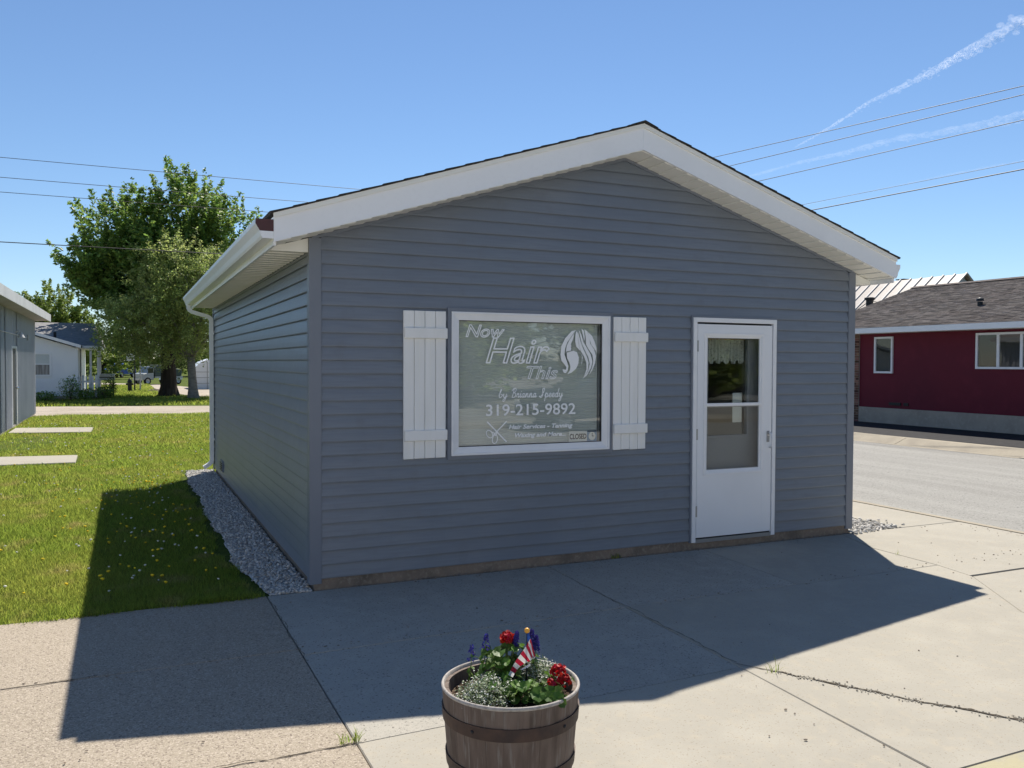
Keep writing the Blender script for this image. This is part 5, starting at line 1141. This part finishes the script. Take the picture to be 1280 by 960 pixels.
def salvia(label, base, top, flen, dens):
    t = thing('salvia', label, 'plant', Vector(base)+PO, 0, 'purple flower spikes in the barrel'); b, e = Vector((0,0,0)), Vector(top)-Vector(base); mid = b.lerp(e,.5)+Vector((.006,0,0))
    MB().tube([tuple(b),tuple(mid),tuple(e)], [.002,.0016,.001], 5).build('stem', M['stem'], t); fm = MB(); d = (e-mid).normalized()
    for i in range(dens):
        u = random.random(); a = random.random()*6.28; rr = (.0135*(1-u)+.004)*random.uniform(.6,1.1); c = e-d*flen*(1-u)+Vector((rr*math.cos(a), rr*math.sin(a), 0))
        disc_leaf(fm, c, (math.cos(a),math.sin(a),.5), random.uniform(.004,.0062), .4, 3)
    fm.build('florets', M['petal_purple'], t); lf_ = MB()
    for i in range(6): disc_leaf(lf_, b.lerp(mid, .3+.12*i)+Vector(RNG.normal(0,.01,3)), (RNG.normal(),RNG.normal(),.8), .011, .2, 3)
    lf_.build('leaves', M['leaf_ger'], t)
salvia('dense purple salvia spike between the red bloom and the flag finial', (.07,-3.36,.47), (.093,-3.40,.655), .075, 210)
salvia('dense purple salvia spike immediately right of the flag finial', (.15,-3.36,.47), (.148,-3.42,.662), .085, 200)
salvia('purple salvia spike rightmost in the barrel, leaning right', (.165,-3.37,.47), (.168,-3.42,.635), .075, 150)
salvia('thin purple salvia spike second from left in the barrel', (-.045,-3.36,.47), (-.035,-3.40,.662), .06, 60)
salvia('sparse purple salvia spike leftmost in the barrel', (-.10,-3.37,.47), (-.095,-3.40,.63), .065, 45)
# little stick flag
FG = thing('stick_flag', 'small red and white striped stick flag with gold ball finial in the barrel', 'flag', Vector((.098,-3.47,.455))+PO*.6)
fo_ = Vector((.098,-3.47,.455))
MB().tube([(0,0,-.03),(.006,.012,.11),(.012,.02,.212)], .0032, 8).build('stick', M['black_metal'], FG, smooth=True)
MB().ico((.012,.021,.223), .0105, 3).build('finial', M['gold'], FG, smooth=True)
def fp(X, Y, dy_=0):
    return Vector((.108+(570+X/7.387-659)*.0032, -3.452+dy_, .68-(770+Y/7.387-791)*.00275))-fo_
rs, wsr = MB(), MB(); A, Bp = (690,240), (478,578); ns = 9
def lerp2(a, b, t): return (a[0]+(b[0]-a[0])*t, a[1]+(b[1]-a[1])*t)
for i in range(ns):
    t0, t1 = i/ns, (i+1)/ns; mb = rs if i % 2 == 1 else wsr
    lo = lambda t: lerp2(lerp2((690,385),(640,470),min(1,t*2)), (490,580), max(0,t*2-1)) if t > .5 else lerp2((690,385),(640,470),t*2)
    wv = lambda t, s: -.012*math.sin(t*7)*(.3+s)-.02*s
    for j in range(3):
        s0, s1 = j/3, (j+1)/3; q = [lerp2(lerp2(A,Bp,t0),lo(t0),s0), lerp2(lerp2(A,Bp,t0),lo(t0),s1), lerp2(lerp2(A,Bp,t1),lo(t1),s1), lerp2(lerp2(A,Bp,t1),lo(t1),s0)]
        pp = [fp(q[0][0],q[0][1],wv(t0,s0)), fp(q[1][0],q[1][1],wv(t0,s1)), fp(q[2][0],q[2][1],wv(t1,s1)), fp(q[3][0],q[3][1],wv(t1,s0))]; mb.add(pp, [(0,1,2,3)])
# folded-over flap at the right and the turned hem below
rs.add([fp(690,240,-.004),fp(748,440,.006),fp(722,440,-.006),fp(676,262,-.008)], [(0,1,2,3)])
wsr.add([fp(676,262,-.008),fp(722,440,-.006),fp(700,400,-.012),fp(660,300,-.012)], [(0,1,2,3)])
wsr.add([fp(748,440,.006),fp(735,460,.002),fp(700,400,-.012),fp(722,440,-.006)], [(0,1,2,3)])
wsr.add([fp(570,510,-.03),fp(660,468,-.028),fp(655,488,-.034),fp(575,518,-.034)], [(0,1,2,3)])
rs.add([fp(500,560,-.02),fp(570,505,-.03),fp(655,462,-.03),fp(575,500,-.03)], [(0,1,2,3)])
rs.build('red_stripes', M['flag_red'], FG); wsr.build('white_stripes', M['flag_white'], FG)
MB().add([fp(655,180,.0),fp(672,172,.002),fp(690,240,-.004),fp(655,275,-.006)], [(0,1,2,3)]).build('canton', M['flag_blue'], FG)

# ------------------------------------------------------------------ the other side of the street (seen in the glass, plus facades added for bounce light)
def shift(o, loc, rz, lab, s=1):
    c = copy_tree(o); c.location = loc; c.rotation_euler = (0,0,rz); c.scale = (s,s,s); c['label'] = lab; return c
shift(maple, (2,-34,-.03), 2.0, 'tree across the cross street, mirrored in the left half of the shop window', .95)
shift(maple, (16,-38,-.03), 4.0, 'tree across the cross street, mirrored in the right half of the shop window', 1.0)
shift(birch, (26,-33,-.03), 1.0, 'tree across the cross street, mirrored in the storm door glass', 1.3)
shift(maple, (-8,-40,-.03), .7, 'tree across the cross street, left of all its mirrored neighbours', 1.05)
car('parked_car', 'black car parked across the street, mirrored in the shop window', (10.9,-14.2,ZS-.004), .12, M['car'])
SB = thing('white_topped_kiosk', 'dark kiosk with a white roof band across the cross street, mirrored in the shop window', 'kiosk', (15.7,-21.5,-.03))
MB().box(-.9,.9,-1.2,1.2,0,2.12).build('wall', M['dark_door'], SB); MB().box(-1.05,1.05,-1.35,1.35,2.121,2.75).build('roof_band', M['white_clap'], SB)
MB().box(-.5,.5,1.2,1.22,1.0,1.8).build('hatch', M['galv'], SB)
SF = thing('added_dark_facade', 'dark brick building added across the cross street to darken the storm door reflection', 'building', (34,-34,-.03))  # dark building added so the storm door glass mirrors dark
MB().box(-9,11,-5,0,0,5.2).build('wall', M['brick'], SF); MB().box(-9.2,11.2,-5.2,.15,5.201,5.45).build('cornice', M['dark'], SF)
for i in range(5):
    wq = bpy.data.objects.new('window', None); link(wq, SF); hring(-8+i*3.8,-5.4+i*3.8,.7,3.0,.12,-.01,.06,M['galv'],wq); MB().box(-7.88+i*3.8,-5.52+i*3.8,.005,.02,.82,2.88).build('pane', M['house_glass'], wq)
for q_, (x, y, k) in enumerate(((5.5,-23,1.1),(8.5,-26,1.3),(11,-25,1.2),(18.5,-27,1.35),(23,-26,1.2),(27,-30,1.3))):
    c = copy_tree(far_src); c.location = (x,y,-.03); c.rotation_euler = (0,0,q_*1.1); c.scale = (k,k,k); c['group'] = 'bushy trees mirrored in the shop window'
    c['label'] = ('first','second','third','fourth','fifth','sixth')[q_]+' bushy tree from the left in the row mirrored in the shop window'
def bounce_facade(x0, x1, y, h, col, label, bays):  # unseen pale facades added to bounce sunlight onto the salon front
    b = thing('bounce_facade', label, 'building', ((x0+x1)/2, y, -.03)); w2 = (x1-x0)/2
    MB().box(-w2, w2, -8, 0, 0, h).build('wall', col, b); MB().box(-w2-.1, w2+.1, -.3, .12, h+.001, h+.25).build('cornice', M['white_clap'], b)
    for i in range(bays):
        a = -w2+.8+i*(x1-x0-1)/bays; wq = bpy.data.objects.new('window', None); link(wq, b); hring(a, a+1.6, .9, 2.3, .1, -.01, .05, M['frame'], wq); MB().box(a+.1, a+1.5, .003, .015, 1.0, 2.2).build('pane', M['house_glass'], wq)
bounce_facade(-46, -20, -17.6, 5.2, M['white_clap'], 'long white facade, unseen, added across the cross street to bounce sunlight, farthest left behind the photographer', 6)
bounce_facade(-19.5, -7, -17.6, 6.0, M['soffit'], 'cream facade, unseen, added across the cross street to bounce sunlight, left behind the photographer', 3)
bounce_facade(-6.5, 3.5, -17.6, 5.0, M['white_clap'], 'white facade, unseen, added across the cross street to bounce sunlight, directly behind the photographer', 2)
bounce_facade(40, 62, -17.6, 5.2, M['soffit'], 'cream facade, unseen, added across the cross street to bounce sunlight, far right behind the photographer', 5)
tq = 0
for (x, y, r, k) in ((7,-30,.4,.9),(13,-34,1.3,.85),(21,-31,3.1,.9),(28,-35,5.2,1.0),(34,-30,2.2,.95),(41,-36,.9,1.1),(-15,-36,4.4,1.0),(-24,-33,1.8,.95)):
    c = shift(maple, (x,y,-.03), r, ('first','second','third','fourth','fifth','sixth','outer left','outermost left')[tq]+' tall tree of the far row behind the photographer, mirrored in the salon glass', k); tq += 1; c['group'] = 'trees mirrored behind the street'

# ------------------------------------------------------------------ contrails: real vapour, far up
def vapour(name, dens, g=.55):
    m = bpy.data.materials.new(name); m.use_nodes = True; nt = m.node_tree; nt.nodes.remove(nt.nodes['Principled BSDF'])
    v = nt.nodes.new('ShaderNodeVolumePrincipled'); v.inputs['Color'].default_value = (1,1,1,1); v.inputs['Density'].default_value = dens; v.inputs['Anisotropy'].default_value = g
    nt.links.new(v.outputs[0], nt.nodes['Material Output'].inputs['Volume']); return m
def contrail(label, pts, r0, r1, dens, tufts, jit):
    mb = MB(); P = [Vector(p) for p in pts]; Q = []
    for a, b in zip(P, P[1:]):
        for k in range(12): Q.append(a.lerp(b, k/12))
    Q.append(P[-1]); n = len(Q); off = Vector((0,0,0)); path = []; rad = []
    for i, q in enumerate(Q):
        t = i/(n-1); r = r0+(r1-r0)*t; off = off*.8+Vector(RNG.normal(0,r*.12*jit,3)); path.append(tuple(q+off)); rad.append(r*random.uniform(.65,1.3))
    rad[0] *= .1; rad[-1] *= .3; mb.tube(path, rad, 10)
    for _ in range(tufts):
        t = random.random()**.7; q = Vector(path[int(t*(n-1))]); r = r0+(r1-r0)*t; d = Vector(RNG.normal(0,1,3))*r*.85*jit; d.z -= r*.5*jit
        mb.ico(tuple(q+d), r*random.uniform(.3,.75), 2, .12, (1.3,1.3,.8))
    o = mb.build('contrail', vapour('vapour', dens), smooth=True); tag(o, label, 'contrail', 'contrails at the upper right')
contrail('bright ragged contrail climbing steeply at the upper right of the sky', [(8459, 9109, 3000), (8127, 8081, 3000), (7748, 7108, 3000), (7604, 6450, 3000), (7486, 5972, 3000), (7265, 5376, 3000), (7142, 4945, 3000), (7002, 4540, 3000)], 11, 50, .0020, 420, .8)
contrail('long smooth contrail below it, crossed by the third overhead wire', [(9084, 10889, 3000), (9146, 9714, 3000), (9306, 8950, 3000), (9318, 8142, 3000), (9616, 7655, 3000), (9743, 7191, 3000), (9799, 6714, 3000), (9902, 6214, 3000)], 20, 62, .0011, 220, .6)
contrail('thin very faint contrail just above the lowest cable at the right', [(11691, 12403, 3000), (11740, 10575, 3000), (11852, 9423, 3000), (11972, 8191, 3000), (12125, 7597, 3000)], 12, 25, .0010, 60, 1)
